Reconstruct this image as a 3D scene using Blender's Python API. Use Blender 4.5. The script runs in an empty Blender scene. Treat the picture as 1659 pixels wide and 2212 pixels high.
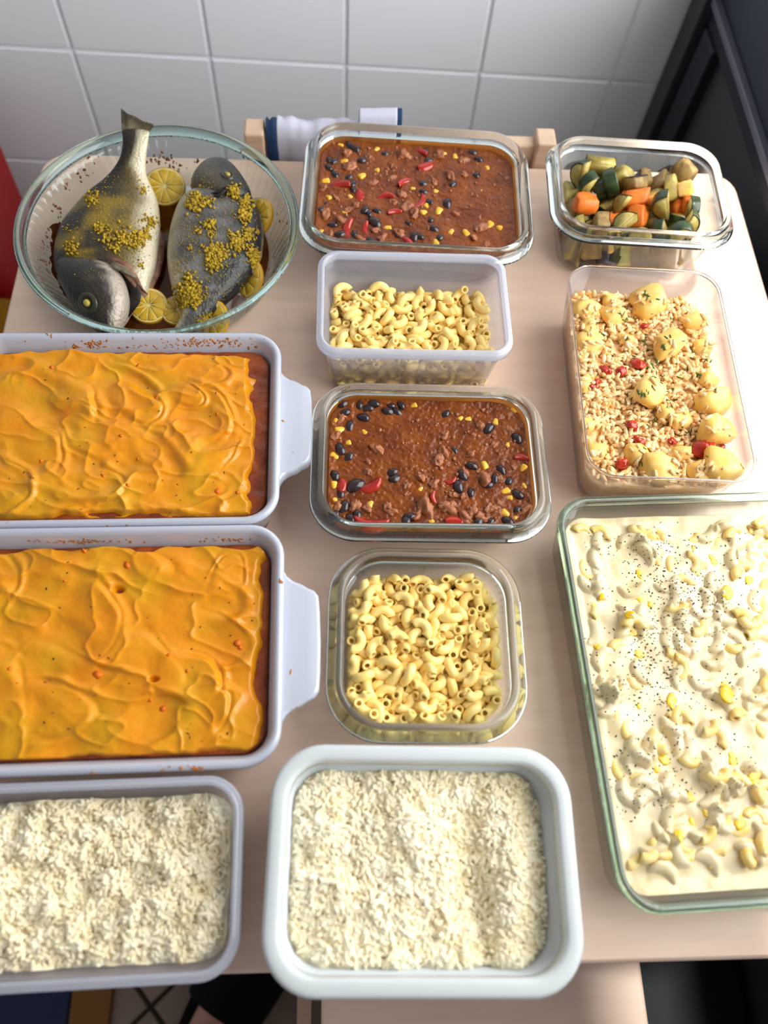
import bpy, bmesh, math, random
import numpy as np
from mathutils import Vector, Matrix, Quaternion, Euler
from mathutils.bvhtree import BVHTree

# ------------------------------------------------------------------ camera, world, light, exposure
SC = bpy.context.scene
COL = SC.collection
CAM_H = 0.64
RC = ((0.9983796996, 0.0048164424, 0.0566990063),
      (-0.0196790582, -0.9057036685, 0.4234543654),
      (0.0533920415, -0.4238840252, -0.9041413734))      # columns: camera right, camera down, camera forward (table frame)
FPX = 1668.0
R3 = Matrix(RC)
cam_data = bpy.data.cameras.new('camera')
cam_data.sensor_fit = 'VERTICAL'
cam_data.sensor_height = 24.0
cam_data.lens = FPX / 2212.0 * 24.0
cam_data.clip_start = 0.02
cam_data.dof.use_dof = True
cam_data.dof.focus_distance = 0.70
cam_data.dof.aperture_fstop = 2.3
cam = bpy.data.objects.new('camera', cam_data)
COL.objects.link(cam)
cr_, cd_, cf_ = R3.col[0], R3.col[1], R3.col[2]
cam.matrix_world = Matrix(((cr_.x, -cd_.x, -cf_.x, 0), (cr_.y, -cd_.y, -cf_.y, 0), (cr_.z, -cd_.z, -cf_.z, CAM_H), (0, 0, 0, 1)))
SC.camera = cam

world = bpy.data.worlds.new('world')
SC.world = world
world.use_nodes = True
bg = world.node_tree.nodes['Background']
bg.inputs['Color'].default_value = (0.94, 0.95, 1.0, 1)
bg.inputs['Strength'].default_value = 0.39

ld = bpy.data.lights.new('window_daylight', 'AREA')
ld.shape = 'RECTANGLE'
ld.size = 1.4
ld.size_y = 1.0
ld.energy = 35
ld.color = (1.0, 0.98, 0.96)
lo = bpy.data.objects.new('window_daylight', ld)
COL.objects.link(lo)
lo.location = (0.66, 0.36, 0.66)
lo.rotation_euler = Vector((-1, 0.05, -0.15)).to_track_quat('-Z', 'Z').to_euler()
sd_ = bpy.data.lights.new('sun', 'SUN')
sd_.energy = 26
sd_.angle = math.radians(6)
sd_.color = (1.0, 0.96, 0.90)
so_ = bpy.data.objects.new('sun', sd_)
COL.objects.link(so_)
so_.rotation_euler = Vector((-0.78, -0.63, -5.2)).to_track_quat('-Z', 'Y').to_euler()

vs = SC.view_settings
SC.display_settings.display_device = 'sRGB'
vs.view_transform = 'Standard'
vs.look = 'None'
vs.gamma = 1.0
vs.use_curve_mapping = False
vs.exposure = -0.08
cy = SC.cycles
cy.use_denoising = True
cy.max_bounces = 12
cy.transparent_max_bounces = 24
cy.transmission_bounces = 8
cy.glossy_bounces = 4
cy.diffuse_bounces = 4
cy.sample_clamp_indirect = 4.0
cy.blur_glossy = 0.5

rng = random.Random(11)
nrng = np.random.RandomState(5)

# ------------------------------------------------------------------ helpers
def at(px, py, z):
    """Table-frame point at height z seen at photo pixel (px, py)."""
    d = R3 @ Vector((px - 829.5, py - 1106.0, FPX))
    t = (z - CAM_H) / d.z
    return Vector((d.x * t, d.y * t, z))

def at_y(px, py, y):
    d = R3 @ Vector((px - 829.5, py - 1106.0, FPX))
    t = y / d.y
    return Vector((d.x * t, y, CAM_H + d.z * t))

def srgb(r, g, b):
    def c(v):
        v /= 255.0
        return v / 12.92 if v <= 0.04045 else ((v + 0.055) / 1.055) ** 2.4
    return (c(r), c(g), c(b), 1.0)

def put(name, me, mat=None, parent=None, loc=None, rot=None, smooth=True):
    o = bpy.data.objects.new(name, me)
    COL.objects.link(o)
    if mat is not None and not me.materials:
        me.materials.append(mat)
    if parent is not None:
        o.parent = parent
    if loc is not None:
        o.location = loc
    if rot is not None:
        o.rotation_euler = rot
    return o

def mesh_py(name, verts, faces, smooth=True):
    me = bpy.data.meshes.new(name)
    me.from_pydata([tuple(v) for v in verts], [], [tuple(f) for f in faces])
    if smooth:
        me.polygons.foreach_set('use_smooth', [True] * len(me.polygons))
    me.update()
    return me

def mesh_tri(name, V, T, smooth=True):
    """Fast all-triangle mesh from numpy arrays."""
    V = np.asarray(V, dtype=np.float32); T = np.asarray(T, dtype=np.int32)
    me = bpy.data.meshes.new(name)
    me.vertices.add(len(V)); me.vertices.foreach_set('co', V.ravel())
    me.loops.add(T.size); me.loops.foreach_set('vertex_index', T.ravel())
    me.polygons.add(len(T))
    me.polygons.foreach_set('loop_start', np.arange(0, T.size, 3, dtype=np.int32))
    me.polygons.foreach_set('loop_total', np.full(len(T), 3, dtype=np.int32))
    me.polygons.foreach_set('use_smooth', np.full(len(T), smooth, dtype=bool))
    me.update(calc_edges=True)
    me.validate()
    return me

def bm_mesh(name, bm, smooth=True):
    me = bpy.data.meshes.new(name)
    bmesh.ops.recalc_face_normals(bm, faces=bm.faces)
    bm.to_mesh(me); bm.free()
    if smooth:
        me.polygons.foreach_set('use_smooth', [True] * len(me.polygons))
    return me

def empty(name, loc=(0, 0, 0), rz=0.0, parent=None):
    o = bpy.data.objects.new(name, None)
    COL.objects.link(o)
    o.empty_display_size = 0.05
    o.location = loc
    o.rotation_euler = (0, 0, rz)
    if parent is not None:
        o.parent = parent
    return o

def tag(o, label=None, cat=None, group=None, kind=None):
    if label: o['label'] = label
    if cat: o['category'] = cat
    if group: o['group'] = group
    if kind: o['kind'] = kind
    return o

def box_bm(bm, c, s, rz=0.0, M=None):
    m = Matrix.Translation(c) @ Matrix.Rotation(rz, 4, 'Z') @ Matrix.Diagonal((s[0], s[1], s[2], 1))
    if M is not None: m = M @ m
    return bmesh.ops.create_cube(bm, size=1.0, matrix=m)['verts']

def box(name, c, s, mat, parent=None, bevel=0.0, seg=2, rz=0.0):
    bm = bmesh.new()
    box_bm(bm, (0, 0, 0), s)
    if bevel:
        bmesh.ops.bevel(bm, geom=bm.edges[:], offset=bevel, segments=seg, affect='EDGES', profile=0.6)
    o = put(name, bm_mesh(name, bm, smooth=False), mat, parent, c, (0, 0, rz))
    if bevel:
        o.data.polygons.foreach_set('use_smooth', [True] * len(o.data.polygons))
        md = o.modifiers.new('wn', 'WEIGHTED_NORMAL'); md.keep_sharp = True
    return o

def rr(w, d, r, z, n=7):
    r = max(min(r, w / 2 - 1e-5, d / 2 - 1e-5), 1e-4)
    P = []
    for cx, cyy, a0 in ((w/2-r, d/2-r, 0), (-w/2+r, d/2-r, 90), (-w/2+r, -d/2+r, 180), (w/2-r, -d/2+r, 270)):
        for i in range(n + 1):
            a = math.radians(a0 + 90.0 * i / n)
            P.append((cx + r * math.cos(a), cyy + r * math.sin(a), z))
        
    return P

def loft(rings, cap0=False, cap1=False, loop=False):
    V = [p for r in rings for p in r]
    n = len(rings[0]); m = len(rings)
    F = []
    for i in range(m if loop else m - 1):
        a = i * n; b = ((i + 1) % m) * n
        for j in range(n):
            k = (j + 1) % n
            F.append((a + j, a + k, b + k, b + j))
    if cap0: F.append(tuple(range(n - 1, -1, -1)))
    if cap1: F.append(tuple((m - 1) * n + j for j in range(n)))
    return V, F

def loft_rr(name, w, d, r, prof, mat, parent, cap0=False, cap1=False, loop=False, n=7):
    """prof: list of (inset, z) measured from the outer rim rectangle w x d with corner radius r."""
    rings = [rr(w - 2 * i, d - 2 * i, r - i * 0.85, z, n) for i, z in prof]
    V, F = loft(rings, cap0, cap1, loop)
    me = mesh_py(name, V, F)
    bm = bmesh.new(); bm.from_mesh(me); bmesh.ops.recalc_face_normals(bm, faces=bm.faces); bm.to_mesh(me); bm.free()
    return put(name, me, mat, parent)

# value noise in numpy
_perm = np.random.RandomState(3).permutation(4096)
_val = np.random.RandomState(4).rand(4096).astype(np.float64) * 2 - 1
def vnoise(x, y, seed=0):
    x = np.asarray(x, float); y = np.asarray(y, float)
    xi = np.floor(x).astype(int); yi = np.floor(y).astype(int)
    fx = x - xi; fy = y - yi
    fx = fx*fx*fx*(fx*(fx*6-15)+10); fy = fy*fy*fy*(fy*(fy*6-15)+10)
    def h(a, b): return _val[_perm[(_perm[(a + seed * 131) & 4095] + b) & 4095]]
    return (h(xi, yi)*(1-fx)+h(xi+1, yi)*fx)*(1-fy) + (h(xi, yi+1)*(1-fx)+h(xi+1, yi+1)*fx)*fy
def fbm(x, y, seed=0, o=4):
    s = 0; a = 1.0; t = 0
    for i in range(o):
        s = s + a * vnoise(x * 2**i, y * 2**i, seed + i); t += a; a *= 0.5
    return s / t
def sstep(a, b, x):
    t = np.clip((x - a) / (b - a), 0, 1)
    return t * t * (3 - 2 * t)

def rr_grid(w, d, r, nx, ny):
    u, v = np.meshgrid(np.linspace(-1, 1, nx), np.linspace(-1, 1, ny))
    x = u * w / 2; y = v * d / 2
    qx = np.abs(x) - (w/2 - r); qy = np.abs(y) - (d/2 - r)
    m = (qx > 0) & (qy > 0)
    L = np.hypot(qx, qy); k = np.where(m & (L > 1e-9), np.maximum(qx, qy) / np.maximum(L, 1e-9), 1)
    x = np.where(m, np.sign(x) * ((w/2 - r) + qx * k), x)
    y = np.where(m, np.sign(y) * ((d/2 - r) + qy * k), y)
    return x, y

def grid_tris(nx, ny):
    i = np.arange(ny - 1)[:, None] * nx + np.arange(nx - 1)[None, :]
    i = i.ravel()
    return np.concatenate([np.stack([i, i+1, i+nx+1], 1), np.stack([i, i+nx+1, i+nx], 1)])

def hf_mesh(name, w, d, r, nx, ny, zf, zbot):
    """Rounded-rectangle heightfield with a skirt and an underside."""
    x, y = rr_grid(w, d, r, nx, ny)
    z = zf(x, y)
    V = np.stack([x.ravel(), y.ravel(), z.ravel()], 1)
    T = grid_tris(nx, ny)
    b = np.concatenate([np.arange(nx), np.arange(1, ny) * nx + nx - 1, (ny-1)*nx + np.arange(nx-2, -1, -1), np.arange(ny-2, 0, -1) * nx])
    S = V[b].copy(); S[:, 2] = zbot
    n0 = len(V); m = len(b)
    k = np.arange(m); kn = (k + 1) % m
    T2 = np.concatenate([np.stack([b[k], n0 + k, n0 + kn], 1), np.stack([b[k], n0 + kn, b[kn]], 1)])
    c = n0 + m
    V = np.concatenate([V, S, [[0, 0, zbot]]])
    T3 = np.stack([n0 + kn, n0 + k, np.full(m, c)], 1)
    return mesh_tri(name, V, np.concatenate([T, T2, T3])), V, np.concatenate([T, T2, T3])

def ray_px(tree, px, py):
    d = (R3 @ Vector((px - 829.5, py - 1106.0, FPX))).normalized()
    return tree.ray_cast(Vector((0, 0, CAM_H)), d)

def tree_of(*objs):
    V = []; F = []
    bpy.context.view_layer.update()
    for o in objs:
        b = len(V); M = o.matrix_world
        V += [M @ v.co for v in o.data.vertices]
        F += [[b + i for i in p.vertices] for p in o.data.polygons]
    return BVHTree.FromPolygons(V, F)

# lumps / grains joined into one mesh
def ico(sub):
    bm = bmesh.new(); bmesh.ops.create_icosphere(bm, subdivisions=sub, radius=1.0)
    bm.verts.ensure_lookup_table()
    V = np.array([v.co[:] for v in bm.verts]); T = np.array([[v.index for v in f.verts] for f in bm.faces]); bm.free()
    return V, T
ICO1 = ico(1); ICO2 = ico(2); ICO3 = ico(3)
def rand_rots(n, r=nrng):
    q = r.normal(size=(n, 4)); q /= np.linalg.norm(q, axis=1)[:, None]
    w, x, y, z = q.T
    return np.stack([1-2*(y*y+z*z), 2*(x*y-z*w), 2*(x*z+y*w), 2*(x*y+z*w), 1-2*(x*x+z*z), 2*(y*z-x*w), 2*(x*z-y*w), 2*(y*z+x*w), 1-2*(x*x+y*y)], 1).reshape(n, 3, 3)
def scatter(base, pts, scales, rots, jitter=0.0):
    bv, bt = base
    n = len(pts)
    L = bv[None] * np.asarray(scales)[:, None, :]
    if jitter: L = L * (1 + jitter * nrng.uniform(-1, 1, size=(n, len(bv), 1)))
    V = np.einsum('nij,nkj->nki', rots, L) + np.asarray(pts)[:, None, :]
    T = bt[None] + (np.arange(n) * len(bv))[:, None, None]
    return V.reshape(-1, 3), T.reshape(-1, 3)
def merge(*parts):
    V = []; T = []; b = 0
    for v, t in parts:
        V.append(v); T.append(np.asarray(t) + b); b += len(v)
    return np.concatenate(V), np.concatenate(T)

# ------------------------------------------------------------------ materials
def mat(name, col, rough=0.5, col2=None, nscale=20.0, ndetail=3.0, bump=0.0, bscale=60.0, coat=0.0, metal=0.0, sss=0.0, sssr=0.004,
        spec=0.5, lo=0.35, hi=0.65, sheen=0.0, stretch=None, trans=0.0, ior=1.45):
    m = bpy.data.materials.new(name); m.use_nodes = True
    nt = m.node_tree; N = nt.nodes; L = nt.links
    p = N['Principled BSDF']
    p.inputs['Base Color'].default_value = col
    p.inputs['Roughness'].default_value = rough
    p.inputs['Metallic'].default_value = metal
    p.inputs['Specular IOR Level'].default_value = spec
    p.inputs['Coat Weight'].default_value = coat
    p.inputs['Coat Roughness'].default_value = 0.08
    p.inputs['Transmission Weight'].default_value = trans
    p.inputs['IOR'].default_value = ior
    if sss:
        p.inputs['Subsurface Weight'].default_value = sss
        p.inputs['Subsurface Radius'].default_value = (1.0, 0.7, 0.4)
        p.inputs['Subsurface Scale'].default_value = sssr
    tc = N.new('ShaderNodeTexCoord')
    src = tc.outputs['Object']
    if stretch:
        mp = N.new('ShaderNodeMapping'); mp.inputs['Scale'].default_value = stretch
        L.new(src, mp.inputs['Vector']); src = mp.outputs['Vector']
    if col2 is not None:
        nz = N.new('ShaderNodeTexNoise'); nz.inputs['Scale'].default_value = nscale; nz.inputs['Detail'].default_value = ndetail
        L.new(src, nz.inputs['Vector'])
        cr = N.new('ShaderNodeValToRGB')
        cr.color_ramp.elements[0].position = lo; cr.color_ramp.elements[0].color = col
        cr.color_ramp.elements[1].position = hi; cr.color_ramp.elements[1].color = col2
        L.new(nz.outputs['Fac'], cr.inputs['Fac']); L.new(cr.outputs['Color'], p.inputs['Base Color'])
    if bump:
        nb = N.new('ShaderNodeTexNoise'); nb.inputs['Scale'].default_value = bscale; nb.inputs['Detail'].default_value = 4
        L.new(src, nb.inputs['Vector'])
        b = N.new('ShaderNodeBump'); b.inputs['Strength'].default_value = bump; b.inputs['Distance'].default_value = 0.002
        L.new(nb.outputs['Fac'], b.inputs['Height']); L.new(b.outputs['Normal'], p.inputs['Normal'])
    return m

def thin_mat(name, tint, spec=1.0, haze=None, haze_amt=0.0, rough=0.03, edge=None):
    """Thin clear sheet: transparent with a Schlick reflection, optionally a milky diffuse share."""
    m = bpy.data.materials.new(name); m.use_nodes = True
    nt = m.node_tree; N = nt.nodes; L = nt.links
    N.remove(N['Principled BSDF'])
    out = N['Material Output']
    tr = N.new('ShaderNodeBsdfTransparent')
    lw = N.new('ShaderNodeLayerWeight'); lw.inputs['Blend'].default_value = 0.5
    pw = N.new('ShaderNodeMath'); pw.operation = 'POWER'; pw.inputs[1].default_value = 5.0
    L.new(lw.outputs['Facing'], pw.inputs[0])
    if edge is not None:
        mx = N.new('ShaderNodeMixRGB'); mx.inputs[1].default_value = tint; mx.inputs[2].default_value = edge
        p2 = N.new('ShaderNodeMath'); p2.operation = 'POWER'; p2.inputs[1].default_value = 3.0
        L.new(lw.outputs['Facing'], p2.inputs[0]); L.new(p2.outputs[0], mx.inputs[0]); L.new(mx.outputs[0], tr.inputs['Color'])
    else:
        tr.inputs['Color'].default_value = tint
    base = tr.outputs[0]
    if haze is not None:
        df = N.new('ShaderNodeBsdfDiffuse'); df.inputs['Color'].default_value = haze
        tl = N.new('ShaderNodeBsdfTranslucent'); tl.inputs['Color'].default_value = haze
        m0 = N.new('ShaderNodeMixShader'); m0.inputs[0].default_value = 0.5
        L.new(df.outputs[0], m0.inputs[1]); L.new(tl.outputs[0], m0.inputs[2])
        m1 = N.new('ShaderNodeMixShader'); m1.inputs[0].default_value = haze_amt
        L.new(base, m1.inputs[1]); L.new(m0.outputs[0], m1.inputs[2]); base = m1.outputs[0]
    gl = N.new('ShaderNodeBsdfGlossy'); gl.inputs['Roughness'].default_value = rough
    ma = N.new('ShaderNodeMath'); ma.operation = 'MULTIPLY_ADD'; ma.inputs[1].default_value = 0.9 * spec; ma.inputs[2].default_value = 0.04 * spec
    L.new(pw.outputs[0], ma.inputs[0])
    ms = N.new('ShaderNodeMixShader')
    L.new(ma.outputs[0], ms.inputs[0]); L.new(base, ms.inputs[1]); L.new(gl.outputs[0], ms.inputs[2])
    L.new(ms.outputs[0], out.inputs['Surface'])
    return m

def attr_mat(name, attr, rough=0.4, bump=0.0, bscale=200, coat=0.0, spec=0.5, metal=0.0, sss=0.0):
    m = mat(name, (0.8, 0.8, 0.8, 1), rough, bump=bump, bscale=bscale, coat=coat, spec=spec, metal=metal, sss=sss)
    a = m.node_tree.nodes.new('ShaderNodeAttribute'); a.attribute_name = attr
    m.node_tree.links.new(a.outputs['Color'], m.node_tree.nodes['Principled BSDF'].inputs['Base Color'])
    return m
def set_color(me, cols, name='pigment'):
    ca = me.color_attributes.new(name, 'FLOAT_COLOR', 'POINT')
    c = np.ones((len(me.vertices), 4), dtype=np.float32); c[:, :3] = np.asarray(cols)[:, :3]
    ca.data.foreach_set('color', c.ravel())

M = {}
M['table'] = mat('pale_birch_laminate', srgb(217, 186, 166), 0.42, srgb(224, 195, 176), 9, 5, bump=0.02, bscale=30, stretch=(1, 7, 1))
M['wood'] = mat('pale_birch_wood', srgb(205, 172, 145), 0.5, srgb(216, 186, 160), 12, 5, stretch=(1, 8, 8))
M['tile'] = mat('glazed_white_tile', srgb(240, 243, 250), 0.28, srgb(242, 245, 251), 3)
M['grout'] = mat('white_grout', srgb(240, 240, 242), 0.9)
M['floor_tile'] = mat('brown_floor_tile', srgb(120, 100, 86), 0.5, srgb(135, 115, 100), 8, 5)
M['floor_grout'] = mat('dark_floor_grout', srgb(40, 36, 34), 0.9)
M['frame_dark'] = mat('anthracite_frame', srgb(52, 53, 60), 0.45)
M['frame_navy'] = mat('navy_black_rail', srgb(27, 36, 56), 0.4)
M['frame_gap'] = mat('black_gasket', srgb(20, 27, 40), 0.6)
M['frame_lip'] = mat('grey_metal_lip', srgb(92, 94, 110), 0.4)
M['pane'] = thin_mat('window_pane_glass', (0.96, 0.98, 0.98, 1))
M['glass_thin'] = thin_mat('clear_glass_wall', (0.975, 0.985, 0.98, 1), edge=(0.80, 0.90, 0.88, 1))
M['glass_rim'] = mat('clear_glass_rim', (0.90, 0.97, 0.955, 1), 0.015, trans=1.0, ior=1.47)
M['glass_green'] = mat('green_tinted_glass_rim', (0.66, 0.90, 0.85, 1), 0.02, trans=1.0, ior=1.47)
M['glass_green_thin'] = thin_mat('green_tinted_glass_wall', (0.955, 0.98, 0.97, 1), edge=(0.72, 0.86, 0.82, 1))
M['pp_thin'] = thin_mat('milky_plastic_wall', (0.93, 0.93, 0.95, 1), 0.6, haze=srgb(225, 226, 235), haze_amt=0.25, rough=0.2)
M['pp_rim'] = thin_mat('milky_plastic_rim', (0.92, 0.93, 0.97, 1), 0.8, haze=srgb(232, 235, 248), haze_amt=0.62, rough=0.15)
M['ps_thin'] = thin_mat('clear_plastic_wall', (0.97, 0.955, 0.955, 1), 0.9, haze=srgb(245, 232, 230), haze_amt=0.06, rough=0.08)
M['ps_rim'] = mat('clear_plastic_rim', (0.93, 0.92, 0.97, 1), 0.03, trans=1.0, ior=1.49)
M['ceramic'] = mat('white_glazed_ceramic', srgb(184, 187, 201), 0.16, coat=0.3)
M['white_plastic'] = mat('white_matt_plastic', srgb(201, 206, 208), 0.38)
M['steel'] = mat('steel', srgb(150, 150, 155), 0.3, metal=1.0)
SIM_SQ_TOP="0,-407,-556,296,93,5,-28,23;0,-330,-157,313,15,-50,-68,-52;1,55,-620,291,37,-57,60,42;0,-569,11,300,98,7,7,-16;0,-12,146,364,2,-92,-37,-11;1,-36,-386,301,92,-15,25,28;0,-510,-564,310,33,56,35,-68;0,565,-518,238,72,31,57,-23;0,-152,-504,231,90,-6,22,-36;1,-439,-18,293,19,26,95,-6;0,26,-529,268,79,-20,13,-57;0,118,467,333,12,85,44,-28;0,-164,422,301,7,87,47,13;0,395,546,308,41,-60,59,34;0,608,54,291,6,91,-14,40;0,-266,-622,240,45,-45,55,55;1,-152,-283,342,7,-71,36,-60;1,77,-128,299,25,65,-71,4;1,339,-229,289,15,-93,31,-11;2,388,-569,276,22,37,-42,80;1,-564,-456,307,28,-68,67,7;1,-364,292,292,68,12,-19,70;1,232,231,354,40,62,-56,38;1,-377,-242,267,19,-61,75,17;1,622,-109,269,26,-66,26,-66;1,-130,-93,236,62,46,24,-58;0,-260,-279,287,74,1,-54,-39;1,183,-19,306,3,83,-47,-28;2,-524,-274,283,63,-28,-48,-54;1,218,-179,295,1,-42,-21,-88;0,278,-18,274,74,14,64,-12;1,128,-313,255,26,92,-25,14;0,-559,301,282,78,22,-16,-56;0,-15,616,235,69,-12,16,70;0,-317,151,301,41,16,21,-87;2,238,-351,247,70,27,-66,-7;0,24,-211,300,62,-38,-39,57;2,-235,59,344,6,79,60,-8;2,-337,-391,238,57,9,-18,80;1,597,313,261,87,9,33,-34;2,-614,-181,271,97,20,-15,-3;0,108,283,323,15,82,-34,43;1,572,-210,233,40,-23,-24,-86;1,264,-463,238,46,-74,27,42;1,-468,462,310,28,2,4,96;1,450,61,325,16,-10,30,94;1,-553,503,267,85,25,-24,-40;0,-249,-488,212,24,-82,4,51;0,-380,393,254,50,44,16,-73;0,383,412,241,13,-8,-96,-24;2,384,-290,321,20,-91,35,-7;2,350,134,324,50,-46,44,59;0,500,416,270,76,-4,64,8;1,483,1,299,78,27,-10,-56;2,-88,69,324,19,-32,-93,-5;2,-142,240,300,8,22,-1,97;0,-482,-381,266,54,13,-83,10;0,-590,162,272,96,27,-10,-5;2,404,-430,318,73,-21,21,-62;1,-16,296,337,91,-26,33,7;1,49,389,325,17,31,22,91;2,105,-431,215,56,51,-55,35;1,86,30,309,53,18,70,-44;0,364,12,239,16,-60,9,78;2,578,-387,258,53,-66,-47,-23;2,202,147,327,7,54,83,-11;0,444,233,270,85,14,51,6;2,80,146,315,93,8,-32,-18;0,-117,-588,258,9,46,-55,-69;2,472,-325,296,45,-22,-36,79;2,-506,203,321,55,14,27,78;0,-203,-24,280,68,-46,-13,55;0,-379,-42,257,75,-39,-9,53;0,-200,-330,233,28,-12,-95,-10;1,573,472,230,30,4,-3,-95;0,304,311,274,71,-15,-41,54;2,521,189,316,34,-20,86,-32;2,-484,109,258,49,35,-71,-36;2,-463,-162,263,17,35,81,-44;0,-262,234,236,44,-48,22,73;1,-264,20,288,8,20,94,-25;0,-412,-334,201,16,56,-45,68;2,106,-227,267,17,52,84,8;1,-387,519,236,27,-20,94,0;2,246,611,278,6,-59,-70,40;2,-262,606,260,22,61,57,51;1,464,-610,215,55,81,-22,-5;0,-581,424,198,86,-49,12,12;2,-222,331,245,39,-48,-61,-50;1,-262,496,226,22,45,-87,-2;0,373,613,267,5,-14,-79,-60;0,261,-621,169,63,45,34,-55;1,-45,48,277,26,-2,-41,-87;2,-66,-160,249,64,-18,-55,-50;2,431,-74,256,4,-5,90,-44;0,253,109,264,38,64,-63,22;1,155,-596,243,80,44,3,-40;1,-77,463,251,68,-4,-73,11;0,0,437,264,85,6,52,8;1,220,315,282,30,10,94,12;2,247,-609,287,65,56,34,38;1,264,421,262,13,-21,87,42;2,413,-491,233,48,-61,-61,-18;0,-54,-449,198,50,-81,-10,31;1,-348,119,234,76,-5,34,56;1,601,201,296,7,9,-58,-81;0,-558,35,228,31,66,53,-43;2,514,-421,218,58,-29,55,53;0,348,-351,236,6,43,-27,-86;0,114,-510,189,46,54,-23,-67;2,-372,-495,243,72,-56,16,38;2,-467,593,270,77,34,-20,-50;0,-586,-291,189,25,60,-21,73;1,287,-132,227,66,-14,70,-22;2,-195,530,272,79,-55,25,13;0,-82,-311,227,1,98,-21,-6;2,186,544,255,71,-47,-47,-22;2,-116,0,235,32,-64,-38,-59;2,343,494,235,67,40,7,63;0,-499,-81,211,51,-73,-10,-45;0,399,-212,243,49,-70,51,12;2,-112,-251,291,48,5,-8,-87;1,-61,-584,158,1,40,92,-1;0,7,20,244,4,-52,9,85;0,-349,-587,159,94,6,19,-28"
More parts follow.
